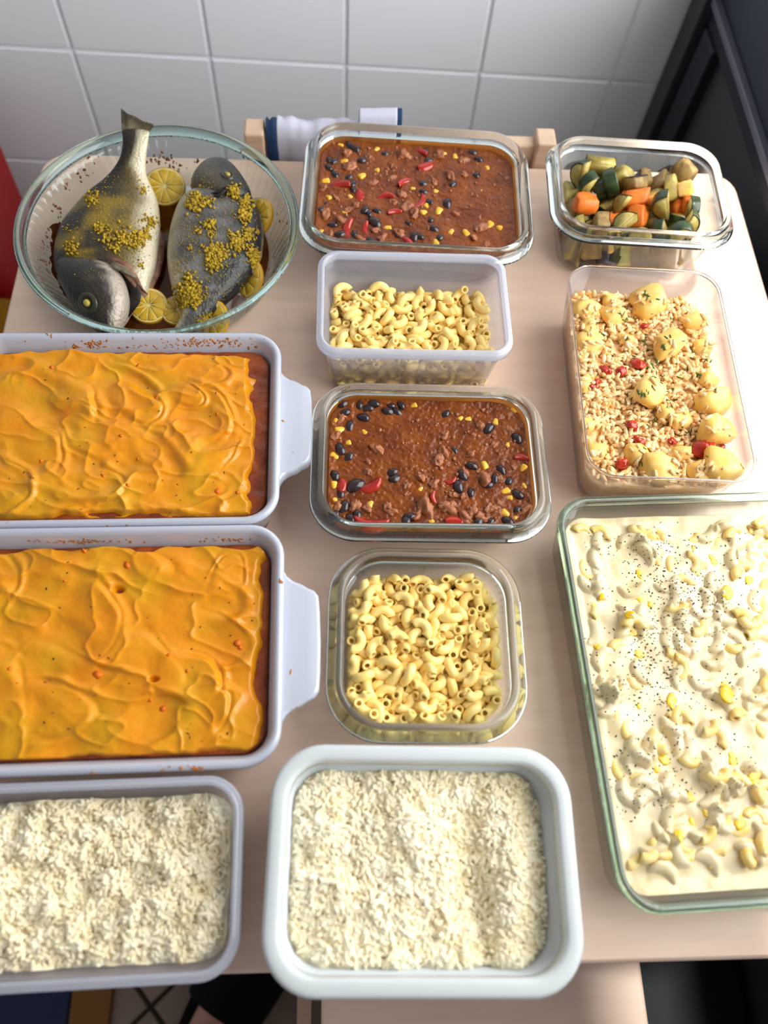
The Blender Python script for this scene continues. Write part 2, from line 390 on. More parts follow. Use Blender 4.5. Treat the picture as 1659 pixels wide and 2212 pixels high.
SIM_SQ_REST="0,-263,-287,158,62,0,0,-79;2,-467,-553,160,2,-98,10,19;0,-174,98,158,0,-79,62,0;1,550,-497,158,0,76,-66,0;2,-428,-219,168,45,-16,87,9;0,284,-197,158,0,82,57,0;1,-230,236,158,93,0,1,37;2,115,-346,168,44,-15,-88,-8;0,117,116,158,0,48,-88,0;1,432,-333,158,36,0,0,-93;2,47,-591,182,38,68,12,62;0,447,-101,158,69,0,0,72;1,-21,427,166,10,-82,14,55;2,-582,340,158,0,83,-56,0;0,64,-181,158,100,0,0,7;1,-306,-374,169,80,11,-16,56;2,-586,108,160,43,15,7,-89;0,276,364,159,19,-25,95,5;1,139,-165,183,71,2,-70,8;2,-38,-272,158,97,0,0,23;0,-217,-592,167,71,-18,-3,69;1,615,311,168,77,-6,63,8;2,-457,598,160,3,-90,44,1;0,-77,-38,158,0,57,-82,0;1,136,219,174,82,5,30,49;2,-622,-180,168,0,-71,0,-71;0,435,70,158,57,0,0,82;1,-130,-348,158,8,0,0,100;2,-16,-389,171,62,-36,58,39;0,311,-451,158,9,0,0,-100;1,-436,107,158,0,65,-76,0;2,317,219,164,95,-6,14,-27;0,275,93,164,33,51,22,-77;1,270,599,171,25,-44,-85,-13;2,216,-426,158,27,0,0,96;0,-570,-23,158,2,59,81,-1;1,-89,585,167,11,-94,-28,16;2,-237,-221,191,4,-7,33,94;0,392,433,158,60,0,0,80;1,-489,164,218,47,-52,-50,-51;2,-152,-169,166,21,-76,-28,-55;0,574,-73,158,0,30,-95,0;1,-365,-445,172,61,48,30,-56;2,-440,409,158,10,0,0,-99;1,-1,574,183,27,79,-22,-50;2,-345,-176,179,75,-37,-53,-13;0,-242,-61,167,23,-38,14,89;1,-254,335,166,38,61,57,-40;2,154,-10,158,39,0,0,92;1,-48,101,160,18,16,97,-3;2,397,-432,186,67,-10,31,-67;0,584,128,177,30,-79,54,-1;1,16,272,158,0,-100,-4,0;2,-29,-158,182,28,-35,-19,-87;0,446,592,180,56,45,69,5;1,480,-225,171,86,12,-24,44;2,-162,-499,158,25,0,0,-97;0,-346,190,158,0,47,-88,0;1,598,-250,165,4,-12,0,-99;2,598,464,158,0,30,-95,0;1,84,116,227,9,-95,-16,-26;2,1,-500,184,71,-59,-37,-7;1,-406,-25,160,98,-1,9,20;2,-271,533,158,0,99,-16,0;0,-566,241,201,48,70,-12,52;1,201,283,178,52,42,-67,32;2,497,-13,195,5,-53,72,-45;1,-414,-578,227,63,-8,12,76;2,193,-340,182,45,71,5,54;1,-301,41,176,55,-48,50,47;0,115,602,158,0,51,86,0;1,313,-33,158,73,0,0,69;2,-458,322,200,36,-74,53,-21;0,533,351,165,56,-8,83,2;1,-112,370,158,6,0,0,-100;2,507,530,164,13,-15,10,98;2,-554,-140,198,31,-77,-46,31;0,-193,149,223,1,81,-59,-5;1,388,269,204,53,-74,-36,-18;2,-373,255,226,14,92,-15,34;0,511,215,178,21,-60,-75,-16;1,39,26,174,26,47,-6,-84;2,69,374,177,3,65,65,-40;0,-525,-391,175,2,-73,-36,57;1,-49,312,238,51,32,36,-71;2,-502,498,192,62,62,47,-3;0,244,-539,178,62,-60,38,34;1,-129,245,178,85,15,30,40;2,41,-119,228,92,-5,-4,38;0,196,203,235,26,62,60,-44;1,254,-281,199,18,-89,-41,8;2,-153,517,177,60,0,-78,20;1,-365,552,167,13,-25,-7,96;2,309,521,172,88,-8,28,-38;1,389,-581,180,34,-36,-18,85;1,-181,405,205,28,-18,-65,-68;2,447,-127,229,14,-83,50,18;1,368,156,193,15,-63,33,-69;2,-185,612,230,48,68,52,22;2,-474,241,199,72,58,-35,-13;2,183,400,184,9,80,35,48;0,-24,166,251,32,-50,76,-26;1,482,129,234,37,56,73,-13;0,178,-72,213,66,61,-41,14;1,-326,-54,210,82,9,54,-15;2,26,-330,221,81,8,47,-36;0,203,45,225,69,21,0,69;2,526,58,235,54,-15,29,78;0,164,525,202,34,-31,88,15;2,467,326,198,77,-33,-25,48;2,-494,-260,196,20,-95,2,-24;0,568,-364,175,16,44,36,-81;2,-281,-144,251,6,-28,18,-94;1,97,307,256,18,-39,89,14;1,81,493,232,8,-79,-29,53;2,-36,233,271,66,40,-22,59;0,-309,415,179,54,69,35,-34;1,596,-48,225,85,-6,35,-38;2,-504,380,231,90,-9,-40,-14;1,153,402,251,6,69,-28,66;1,495,-271,249,15,48,78,36;2,-122,116,266,42,-31,-84,-15;0,-608,-433,183,61,5,70,37;1,-527,-528,209,18,-48,46,-73;2,480,543,252,24,-78,49,-30"
SIM_PL_TOP="0,-654,-385,257,72,-6,-1,69;0,303,-228,261,92,9,-35,-17;0,-189,-276,259,14,-42,-22,87;0,694,269,241,32,2,10,-94;0,461,-411,190,8,-69,-70,-15;0,-400,-442,172,54,-54,46,46;0,-336,-211,257,30,-56,65,42;0,-542,-91,241,52,-4,84,13;0,-675,418,282,45,18,-4,87;0,-408,-72,252,56,37,57,-47;0,-425,-420,279,66,-37,24,60;0,596,-391,298,27,-55,-79,3;1,-302,437,292,60,31,-38,64;1,-56,-250,279,52,-62,40,43;1,248,-442,173,54,54,46,-46;0,-100,15,279,90,-13,-11,-40;1,84,-53,299,92,10,8,-38;1,-74,202,243,2,75,-66,-1;1,350,203,263,37,-37,80,30;0,-58,300,262,41,-24,-82,-34;2,-393,-297,244,43,45,-48,62;0,-220,89,276,10,80,-26,53;0,581,-194,223,29,-95,-11,-4;0,-677,9,177,63,46,52,-35;1,622,32,245,22,39,88,16;0,-287,304,237,44,-19,87,12;1,73,293,246,23,-10,-12,96;1,694,-288,260,11,-44,87,-19;1,530,-439,107,61,39,38,-57;2,-654,-264,236,45,46,-33,70;0,-32,-401,247,23,-33,42,82;1,-551,125,261,43,66,-28,55;2,202,-369,228,26,34,-89,15;2,362,-135,297,53,-51,2,-67;0,-577,195,255,72,21,52,-42;2,190,226,263,92,30,7,-22;1,-534,-394,231,93,35,11,-3;0,-705,-406,179,54,-33,76,15;1,-181,-422,238,74,-53,6,41;1,520,-42,240,29,40,10,-86;1,495,421,232,48,-44,-4,76;0,-436,19,265,85,-4,-39,-35;2,-417,325,263,15,58,59,-54;1,-189,383,247,6,41,1,91;1,-580,-440,106,39,-59,59,39;1,698,-415,133,9,58,-44,68;2,216,-21,277,33,60,23,-69;1,595,251,194,2,25,13,96;2,389,-258,241,22,25,83,44;0,72,-270,227,24,90,14,-33;2,43,-144,241,36,-56,-39,-64;0,-412,201,243,2,91,32,-27;2,-300,130,251,35,10,-4,93;0,-279,-312,225,64,0,-66,38;0,389,58,234,60,66,16,43;0,19,-405,166,94,-22,-10,-22;0,101,83,264,22,10,47,-85;2,127,-407,165,20,-37,-90,-4;0,367,318,269,6,3,-29,-95;0,-130,-378,176,4,43,5,-90;1,693,-174,214,42,56,-65,-29;1,278,374,265,20,78,29,52;2,-656,-162,222,4,43,-22,88;1,150,-206,228,7,20,24,95;2,-125,-165,262,27,-75,-59,-6;1,-596,407,198,46,32,-16,-81;1,-82,-58,238,62,-34,9,70;1,365,-376,202,17,5,91,-37;1,701,201,176,2,-38,92,-5;2,669,-10,183,38,-76,5,52;1,572,103,208,39,-52,43,63;2,-317,-1,209,49,-67,-16,-54;1,419,247,220,23,-71,-39,-54;2,440,-295,234,77,-23,-59,-2;2,539,-370,233,44,-62,-18,-63;1,-28,-420,99,3,71,71,-3;0,-730,-208,173,11,-16,9,-98;2,572,395,187,8,38,18,91;2,239,72,257,4,33,-75,57;0,136,-75,221,20,84,-48,16;1,-736,166,213,73,-26,59,-21;2,707,-376,217,18,95,-4,26;2,-720,103,155,3,-31,87,-38;1,-212,-43,244,13,-7,90,-40;2,-506,57,229,38,-66,-65,-8;0,19,7,242,37,37,-73,44;0,-200,-377,129,3,-55,-2,-84;0,-342,-361,195,17,-78,-60,0;0,292,73,227,99,13,8,0;0,631,-354,205,30,-94,-12,-11;0,-327,209,244,64,56,36,39;0,-502,279,208,89,40,-19,-10;0,136,-418,98,57,0,0,-82;0,-276,-375,98,100,0,0,2;0,179,-257,171,59,14,-6,79;2,-23,-315,225,25,35,73,-53;2,707,406,191,47,-74,-7,-47;2,267,-205,198,11,-74,-60,30;0,48,131,237,47,34,72,-38;1,234,308,225,58,2,21,-79;2,-699,386,189,18,-44,-15,87;0,517,-160,129,55,38,-67,31;2,-268,-132,221,18,-65,65,35;0,-593,-162,171,1,-84,-2,-55;2,278,-322,173,2,88,-47,-8;0,-112,336,192,24,-80,52,-19;0,131,392,201,17,-25,87,39;1,294,-92,230,22,61,76,-8;2,528,318,120,46,10,83,31;2,-477,-182,157,73,37,-49,29"
SIM_PL_REST="0,-317,-157,99,67,14,13,-72;2,-639,-315,98,13,0,0,-99;0,-309,3,98,0,-99,16,0;1,631,-345,115,2,-57,76,31;2,-645,11,109,14,55,6,-82;1,-367,175,98,87,0,0,50;2,-64,-85,106,58,16,-79,12;0,-56,373,98,98,0,0,-20;1,549,-298,98,29,0,0,96;2,8,-202,98,66,0,0,76;1,-86,197,99,2,97,12,-19;2,-624,166,100,11,-80,57,16;0,-27,53,128,49,-48,-61,-39;2,-728,1,100,12,19,2,-97;0,47,245,98,0,78,-62,0;1,161,-118,98,96,0,0,-27;2,-482,-172,108,28,-52,19,78;1,695,250,99,84,-10,17,51;2,-451,440,108,39,59,59,-39;0,-201,-14,105,73,24,55,-32;1,-429,-281,98,79,0,0,62;2,-731,-157,102,3,-20,-1,-98;0,497,39,98,0,-73,-69,0;1,-141,-193,98,15,-2,0,99;2,-43,-280,120,31,-22,80,46;0,386,-373,98,0,-98,-22,0;1,-457,15,98,0,-57,-82,0;2,702,152,107,32,46,-81,18;0,243,38,98,0,96,28,0;1,358,415,110,23,-36,-90,-9;2,330,-209,108,8,82,12,-55;0,-601,-151,98,0,-78,63,0;1,-144,406,123,49,-79,29,22;2,-295,-251,103,72,17,-18,65;0,615,409,110,30,-44,6,84;1,-586,73,121,20,-84,-34,38;2,-164,-72,136,29,-80,9,51;0,621,-106,98,0,30,-95,0;1,-726,-355,105,13,16,13,-97;2,-411,295,100,52,-7,4,85;0,188,-281,98,0,100,-7,0;1,75,392,118,57,28,-74,21;2,-77,210,158,28,71,-43,49;0,117,166,110,39,43,71,-40;1,-284,415,99,90,-8,18,39;2,221,-138,147,39,16,-89,-16;0,-421,-393,98,63,0,0,-77;1,362,-13,118,5,-79,-7,-61;2,288,-387,113,56,37,8,-74;0,742,-64,127,66,26,66,26;1,222,414,100,39,-14,6,91;2,-101,-359,120,55,62,55,-8;0,479,408,129,35,55,-26,72;1,435,-290,133,60,-1,-70,39;2,-465,-300,165,39,-44,-12,-80;0,-467,128,98,0,44,-90,0;1,685,-216,115,33,44,66,-51;2,719,352,98,42,0,0,-91;1,30,-46,98,0,-91,-41,0;2,49,-278,125,83,40,-30,26;1,-438,-23,146,12,-31,33,-89;2,-449,362,134,56,69,46,1;0,-631,288,158,73,20,18,63;1,260,202,99,96,-4,19,18;2,481,-66,120,66,10,23,71;1,-557,-332,122,89,-28,33,-15;2,403,-158,120,48,15,82,28;1,-345,-59,167,23,20,-95,4;2,-3,164,166,67,-24,-65,-27;0,275,320,136,22,36,-90,-14;1,163,10,121,75,41,3,-53;2,-532,27,160,54,-22,-81,-3;0,410,291,126,22,-36,-33,85;1,155,440,142,30,21,-63,68;2,465,147,98,0,52,-85,0;1,-168,-247,178,53,57,61,-14;0,-591,356,115,76,13,-16,62;1,335,104,133,72,-44,-52,-13;2,-697,223,108,31,61,-28,67;0,577,169,105,12,38,6,-92;1,-44,-97,185,8,94,-30,12;2,158,267,139,95,-21,-10,-18;0,-600,-302,180,54,-47,19,67;1,226,159,175,3,-68,11,-73;2,-738,323,113,82,-14,55,-9;1,-272,262,98,0,-80,60,0;2,56,-181,164,84,0,3,55;1,308,-108,142,36,78,48,16;2,-186,220,120,58,0,-76,-28;0,114,85,165,86,10,31,-40;1,-340,330,171,12,-12,-98,5;0,-247,353,180,12,-90,19,-37;1,494,-253,161,28,85,16,-42;0,-623,439,104,41,56,61,-38;1,-240,205,178,48,-11,-36,79;2,383,-18,195,18,70,-68,11;1,482,76,173,12,-6,1,-99;0,96,-43,157,91,0,16,38;0,102,291,185,35,76,55,2;1,-432,229,170,98,0,10,-19;2,-386,422,204,37,32,36,79;1,-1,330,153,39,-54,-68,32;2,-586,173,162,36,-66,-38,-54;1,676,-124,189,49,-11,-19,85;2,306,203,178,0,-66,-3,-75;1,647,53,133,62,-55,-52,-21;1,-203,87,134,34,38,84,-20;1,-366,111,174,81,-6,13,57;1,413,-164,203,9,-88,23,-40;2,493,230,123,30,-64,31,-64;2,-645,-69,186,14,54,82,15;2,-463,-87,177,9,57,-81,5;0,382,190,162,86,-24,-23,38;2,-485,386,182,26,-13,-12,95;0,-209,-181,165,46,-54,26,65;2,14,417,181,11,75,43,49;1,689,331,177,33,-50,80,-3;2,558,-73,173,12,93,2,-34;1,-113,69,194,2,-95,12,29;2,-609,261,226,72,10,48,-49;0,350,407,186,15,-27,-95,-9;2,-366,-172,189,36,30,49,-74;2,699,-276,168,39,-70,32,51;2,-212,104,202,2,-51,83,-21;2,-420,-244,197,49,-79,-35,-13"
SIM_VEG="0,91,-313,-2,129,5,89,-45,-3;1,82,-40,-397,127,0,99,10,0;0,95,340,-323,178,63,17,-74,15;2,100,-182,399,172,26,68,-29,62;0,85,-583,-119,114,0,64,77,0;1,102,127,385,160,57,63,-38,-35;3,104,-240,-442,144,100,0,0,2;0,108,331,149,194,11,-75,-13,-64;1,106,-552,360,145,21,0,0,98;0,85,-161,-424,282,71,0,0,71;2,111,-159,-159,163,64,70,22,21;0,109,129,-380,314,21,42,80,-38;1,103,338,410,171,28,-67,31,61;3,81,62,-218,128,11,-12,-73,67;0,85,-542,-385,113,0,-49,-87,0;1,99,-42,187,166,66,-12,73,11;0,93,569,92,118,1,0,0,-100;2,88,-621,121,136,71,0,0,-71;0,93,-89,411,337,99,2,14,2;1,104,-625,300,338,49,-51,50,-50;3,94,625,-165,152,0,-74,0,67;0,87,-576,-80,223,0,1,100,0;1,84,-618,-337,249,44,-48,56,-51;0,89,-317,220,195,36,87,34,4;2,96,398,-95,167,33,-65,-36,-58;0,109,-538,-114,413,46,-54,-54,-46;1,99,-618,63,379,7,74,7,66;3,89,-370,-251,135,62,68,29,27;0,92,-373,265,289,90,-27,-25,-23;1,109,146,-68,213,53,-35,-25,-73;0,81,-235,-195,322,57,8,-3,82;2,113,556,293,242,34,22,80,44;0,87,-421,427,332,66,2,-26,-71;1,103,569,-187,337,15,1,72,67;3,106,-422,-406,295,12,1,99,0;0,114,186,398,353,10,-1,99,2;1,84,-464,445,477,25,1,97,-4;0,114,69,-268,399,35,72,54,-25;2,114,581,121,484,94,-35,4,-1;0,109,-512,-352,433,72,-8,-9,68;1,89,11,-456,562,21,-19,72,63;3,100,567,-354,144,67,73,-8,-7;0,98,-492,150,508,67,1,15,73;1,86,-265,446,449,67,-29,-23,65;0,99,425,-397,450,70,-22,-15,67;2,107,51,199,470,3,9,28,-96;0,101,220,-75,467,27,25,93,-8;1,97,579,-401,327,65,-13,-72,-23;3,100,394,419,510,28,-58,66,-37;0,83,-161,-436,444,53,2,85,-1;1,85,173,102,275,83,29,-41,-24;0,88,341,-134,410,64,-30,-6,71;2,86,-2,26,358,39,38,78,-30;0,105,-577,366,686,68,18,-67,24;1,102,-161,-342,656,93,-7,-20,29;3,84,-281,-462,474,0,84,-3,53;0,95,555,378,603,95,-9,20,-24;1,100,276,-366,560,12,-87,14,45;0,83,522,3,319,65,-45,57,23;2,82,632,0,631,28,-65,-63,-32;0,89,-320,255,551,29,46,22,81;1,82,-206,70,238,2,94,34,-6;3,98,-402,-337,609,48,-52,53,-47;0,106,560,-337,671,43,-67,-44,-42;1,109,-75,428,544,60,72,24,-24;0,104,557,-155,544,29,96,-5,2;2,94,31,-170,559,2,73,56,40;0,89,-604,-303,539,70,-8,-9,70;1,90,50,283,647,86,-41,6,28;3,89,270,54,619,81,52,-27,3;0,91,-532,169,696,45,66,-32,51;1,87,181,435,541,70,6,-71,4;0,81,-154,-46,664,53,-19,82,10;2,106,36,38,625,10,5,81,-58;0,114,-369,463,716,3,3,-72,69;1,111,-273,-445,821,13,-11,70,70;3,98,569,412,751,53,-75,39,-10;0,104,405,-471,709,21,-23,67,67;1,84,612,-124,719,24,70,23,63;0,97,-209,113,415,59,-71,-25,29;2,103,-186,-168,463,84,9,0,53;0,106,-236,231,660,9,50,11,85;1,97,293,188,485,48,-85,-15,-13;3,85,574,161,714,80,24,45,31;0,82,658,212,887,38,-60,-38,60;1,98,430,215,679,24,50,8,83;0,114,263,-120,741,45,32,-65,53;2,96,-545,-53,622,7,-1,-16,-98"

# ------------------------------------------------------------------ the setting
FLOOR_Z = -0.74
def struct(o):
    o['kind'] = 'structure'
    return o

# back wall with 20 cm glazed tiles
WALL_Y = 1.09
wall = struct(empty('wall_back', (0, WALL_Y, 0), math.radians(-1.7)))
box('grout_bed', (-0.68, 0.0268, 0.50), (2.5, 0.05, 2.54), M['grout'], wall)
tile_me = None
for i in range(-9, 3):
    for k in range(-3, 9):
        cx = 0.104 + 0.2 * i + 0.001
        if cx > 0.55: continue
        cz = -0.02 + 0.2 * k
        if tile_me is None:
            bm = bmesh.new(); box_bm(bm, (0, 0, 0), (0.1965, 0.010, 0.1965))
            bmesh.ops.bevel(bm, geom=[e for e in bm.edges if all(v.co.y < 0 for v in e.verts)], offset=0.0022, segments=2, affect='EDGES')
            tile_me = bm_mesh('tile', bm, smooth=False)
        t = put('tile', tile_me, M['tile'], wall, (cx, 0.0028 + rng.uniform(-.0004, .0004), cz), (rng.uniform(-.002, .002), 0, rng.uniform(-.002, .002)))

# floor with diagonal brown tiles
floor = struct(empty('floor', (0, 0, FLOOR_Z)))
box('screed', (-0.56, 0.2, -0.03), (2.14, 2.6, 0.05), M['floor_grout'], floor)
fme = None
a45 = math.radians(-48)
for i in range(-6, 7):
    for k in range(-6, 7):
        u, v = 0.305 * (i + 0.5), 0.305 * (k + 0.5)
        x = -0.28 + u * math.cos(a45) - v * math.sin(a45); y = -0.175 + u * math.sin(a45) + v * math.cos(a45)
        if not (-1.4 < x < 0.32 and -0.9 < y < 0.98): continue
        if fme is None:
            bm = bmesh.new(); box_bm(bm, (0, 0, 0), (0.299, 0.299, 0.012))
            bmesh.ops.bevel(bm, geom=[e for e in bm.edges if all(q.co.z > 0 for q in e.verts)], offset=0.002, segments=1, affect='EDGES')
            fme = bm_mesh('tile', bm, smooth=False)
        put('tile', fme, M['floor_tile'], floor, (x, y, -0.006), (0, 0, a45))

# dark framed window on the right
WX = 0.478
WL = 2.64
win = struct(empty('window_1', (WX, -0.26, 0)))
box('lower_panel', (0.030, 0.0, -0.365), (0.03, WL, 0.75), M['frame_dark'], win)
box('gasket', (0.022, 0.0, 0.022), (0.03, WL, 0.024), M['frame_gap'], win)
box('metal_lip', (0.010, 0.0, 0.038), (0.020, WL, 0.010), M['frame_lip'], win, 0.002)
box('bottom_rail', (0.028, 0.0, 0.079), (0.04, WL, 0.072), M['frame_navy'], win, 0.004)
for sy in (-1, 1):
    box('stile', (0.018, sy * 1.30, 0.19), (0.05, 0.045, 1.86), M['frame_dark'], win, 0.003)
box('stile', (0.012, 1.24, -0.35), (0.022, 0.05, 0.72), M['frame_gap'], win, 0.003)
box('top_rail', (0.028, 0.0, 1.12), (0.05, WL, 0.07), M['frame_navy'], win, 0.004)
box('pane', (0.032, 0.0, 0.604), (0.006, WL - 0.13, 0.962), M['pane'], win)
M['plaster'] = mat('white_plaster', srgb(226, 224, 220), 0.9)
struct(box('wall_right', (WX + 0.029, -0.26, 1.475), (0.045, WL + 0.3, 0.635), M['plaster']))  # unseen wall over the window, added to stop sun coming over the top
struct(box('ceiling', (-0.75, -0.26, 1.80), (2.55, 2.9, 0.04), M['plaster']))  # out of view, added so the sun enters only through the window

# ------------------------------------------------------------------ furniture
table = tag(empty('table', (0.064, 0.343, 0)), 'pale birch laminate kitchen table carrying all the food containers', 'table')
tb = loft_rr('tabletop', 0.804, 0.812, 0.03, [(0.003, -0.022), (0, -0.019), (0, -0.003), (0.003, 0.0)], M['table'], table, True, True, n=6)
for p in tb.data.polygons: p.use_smooth = len(p.vertices) == 4
for sx in (-1, 1):
    for sy in (-1, 1):
        box('leg', (sx * 0.355, sy * 0.36, -0.381), (0.045, 0.045, 0.717), M['wood'], table, 0.004)
box('apron', (0, 0.36, -0.06), (0.66, 0.02, 0.07), M['wood'], table)
box('apron', (-0.355, 0, -0.06), (0.02, 0.66, 0.07), M['wood'], table)
box('apron', (0.355, 0, -0.06), (0.02, 0.66, 0.07), M['wood'], table)

chair = tag(empty('chair', (0.067, 0.765, FLOOR_Z)), 'pale wooden chair tucked against the far table edge below the tiles', 'chair')
for x, nx in ((-0.166, 0), (0.168, 0)):
    box('post', (x, 0.0, 0.385), (0.0225, 0.0275, 0.77), M['wood'], chair, 0.0035, 3)
box('top_rail', (0.0, 0.003, 0.735), (0.316, 0.018, 0.05), M['wood'], chair, 0.003)
box('back_rail', (0.0, 0.003, 0.585), (0.316, 0.016, 0.04), M['wood'], chair, 0.003)
box('seat', (0.0, -0.17, 0.44), (0.37, 0.34, 0.022), M['wood'], chair, 0.006)
for x in (-0.166, 0.168):
    box('leg', (x, -0.315, 0.2145), (0.028, 0.028, 0.429), M['wood'], chair, 0.003)
    box('side_rail', (x, -0.16, 0.405), (0.018, 0.28, 0.045), M['wood'], chair)

# white towel with a navy hem over the chair back
M['towel'] = mat('white_cotton', srgb(200, 200, 217), 0.85, bump=0.15, bscale=900)
M['hem'] = mat('navy_cotton', srgb(28, 54, 92), 0.85)
def towel_sheet(name, x0, x1, prof, mt, parent, nx=44, amp=0.004, seed=0, thick=0.0012, slant=0.0, ztop=None):
    """A cloth strip hung along x over the profile (y, z), with folds."""
    V = []; n = len(prof)
    for i in range(nx + 1):
        t = i / nx
        for j, (y, z) in enumerate(prof):
            x = x0 + (x1 - x0) * t + slant * j / n
            k = math.sin(t * 21 + seed + 0.9 * math.sin(j * 0.7)) * 0.6 + float(vnoise(t * 7, j * 0.4, 20 + seed))
            hang = min(1.0, abs(j - n // 2) / 3.0)
            z2 = z + (0.0050 * float(vnoise(t * 11, 0.3, 31 + seed)) if ztop is None else ztop(t) * max(0, 1 - abs(j - n // 2) / 3.0))
            V.append((x, y + max(-0.0028, min(0.0012, 0.35 * amp * hang * k)) if j < n // 2 else y + amp * hang * abs(k), z2))
    F = [(i * n + j, (i + 1) * n + j, (i + 1) * n + j + 1, i * n + j + 1) for i in range(nx) for j in range(n - 1)]
    o = put(name, mesh_py(name, V, F), mt, parent)
    s = o.modifiers.new('solid', 'SOLIDIFY'); s.thickness = thick; s.offset = 0
    return o
tw = tag(empty('towel', (0, 0.768, 0.022)), 'white kitchen towel with navy hem draped over the chair back', 'towel')
pr = [(-0.016, -0.16), (-0.0155, -0.11), (-0.015, -0.06), (-0.0145, -0.03), (-0.013, -0.004), (-0.008, 0.008), (0.0, 0.011), (0.009, 0.008), (0.014, -0.006), (0.0155, -0.05), (0.016, -0.10)]
towel_sheet('cloth', -0.0735, 0.066, pr, M['towel'], tw, nx=90, amp=0.0095)
towel_sheet('hem', -0.0855, -0.073, pr, M['hem'], tw, nx=4, amp=0.0035)
pr2 = [(-0.021, -0.14), (-0.021, -0.07), (-0.020, -0.02), (-0.018, 0.012), (-0.012, 0.028), (-0.003, 0.034), (0.007, 0.024), (0.012, 0.0), (0.0165, -0.06)]
towel_sheet('cloth', 0.019, 0.061, pr2, M['towel'], tw, nx=22, amp=0.0025, seed=3, ztop=lambda t: 0.004 * t)
towel_sheet('hem', 0.0605, 0.0665, pr2, M['hem'], tw, nx=4, amp=0.002, seed=3, ztop=lambda t: 0.003)

# stool pushed under the near edge
stool = tag(empty('stool', (0.152, -0.19, FLOOR_Z)), 'pale wooden stool sticking out below the near edge of the table', 'stool')
box('seat', (0.0, 0.02, 0.437), (0.338, 0.32, 0.026), M['table'], stool, 0.004)
for sx in (-1, 1):
    for sy in (-1, 1):
        box('leg', (sx * 0.155, 0.02 + sy * 0.13, 0.212), (0.036, 0.036, 0.424), M['wood'], stool, 0.003)
box('stretcher', (-0.19, 0.02, 0.33), (0.016, 0.23, 0.03), M['wood'], stool)
box('stretcher', (0.155, 0.02, 0.16), (0.016, 0.23, 0.03), M['wood'], stool)

# coloured tubs at the left, dark box at the right
def tub(name, label, cat, c, w, d, h, col, group=None):
    m = mat(name + '_plastic', col, 0.4)
    r = tag(empty(name, (c[0], c[1], FLOOR_Z)), label, cat, group)
    body = loft_rr('body', w, d, 0.04, [(0.035, 0.0), (0.028, 0.006), (0.008, h - 0.02), (0.011, h - 0.02), (0.03, 0.01), (0.05, 0.009)], m, r, True, True, n=5)
    loft_rr('rim', w, d, 0.045, [(0.008, h - 0.026), (0, h - 0.024), (0, h - 0.004), (0.003, h), (0.011, h), (0.013, h - 0.004), (0.012, h - 0.026)], m, r, loop=True, n=5)
    loft_rr('lid', w - 0.02, d - 0.02, 0.036, [(0.002, h - 0.006), (0, h - 0.002), (0.006, h + 0.004), (0.03, h + 0.004), (0.036, h)], m, r, True, True, n=5)
    return r
tub('storage_tub', 'red plastic tub by the tiled wall, left of the glass fish dish', 'tub', (-0.735, 0.93, 0), 0.46, 0.22, 0.60, srgb(140, 8, 10))
tub('storage_tub', 'mustard yellow plastic tub below the left table edge, in front of the red one', 'tub', (-0.70, 0.66, 0), 0.46, 0.30, 0.42, srgb(150, 104, 10))
M['navy_mat'] = mat('navy_foam', srgb(6, 24, 62), 0.7, bump=0.2, bscale=300)
M['ochre_mat'] = mat('ochre_foam', srgb(110, 72, 18), 0.7, bump=0.2, bscale=300)
fm_ = tag(empty('floor_mat', (-0.62, -0.40, FLOOR_Z)), 'navy foam floor mat with an ochre edge strip at the near left corner', 'mat')
box('pad', (-0.03, 0, 0.007), (0.506, 0.62, 0.014), M['navy_mat'], fm_, 0.003)
box('edge_strip', (0.254, 0, 0.006), (0.060, 0.60, 0.012), M['ochre_mat'], fm_, 0.003)
bb = tag(empty('waste_bin', (0.410, -0.35, FLOOR_Z)), 'slim matt black bin under the near right corner, right of the stool', 'bin')
M['black'] = mat('matt_black_plastic', srgb(22, 24, 27), 0.7, spec=0.2)
loft_rr('body', 0.142, 0.58, 0.03, [(0.012, 0.0), (0.010, 0.004), (0.004, 0.30)], M['black'], bb, True, True, n=5)
loft_rr('lid', 0.150, 0.59, 0.034, [(0.002, 0.302), (0, 0.306), (0, 0.325), (0.006, 0.332), (0.02, 0.334)], M['black'], bb, True, True, n=5)

# the photographer's foot in a black slipper
M['skin'] = mat('skin', srgb(186, 140, 122), 0.5, srgb(196, 150, 132), 30, sss=0.1)
M['slipper'] = mat('black_felt', srgb(12, 13, 18), 0.9, spec=0.2)
def skin_chain(name, pts, radii, mt, parent=None, sub=2, branches=()):
    V = [Vector(p) for p in pts]; E = [(i, i + 1) for i in range(len(pts) - 1)]; R = list(radii)
    for root, bp, br in branches:
        prev = root
        for p, r in zip(bp, br):
            V.append(Vector(p)); R.append(r); E.append((prev, len(V) - 1)); prev = len(V) - 1
    me = bpy.data.meshes.new(name); me.from_pydata(V, E, []); 
    o = put(name, me, mt, parent)
    o.modifiers.new('skin', 'SKIN')
    for i, r in enumerate(R):
        q = r if isinstance(r, tuple) else (r, r)
        me.skin_vertices[0].data[i].radius = q
    me.skin_vertices[0].data[0].use_root = True
    s = o.modifiers.new('sub', 'SUBSURF'); s.levels = sub; s.render_levels = sub
    o.modifiers['skin'].use_smooth_shade = True
    return o
fx, fy = -0.146, -0.140
u = Vector((0.52, 0.86, 0)).normalized(); sd = Vector((u.y, -u.x, 0))
def fp(a, b, z): return Vector((fx, fy, FLOOR_Z + z)) + u * a + sd * b
toes = []
for i in range(5):
    b = -0.030 + i * 0.0165
    toes.append((4, [fp(0.115 - 0.012 * abs(i - 0.6), b, 0.032), fp(0.150 - 0.014 * abs(i - 0.6), b, 0.027)], [0.011 if i else 0.014, 0.009 if i else 0.012]))
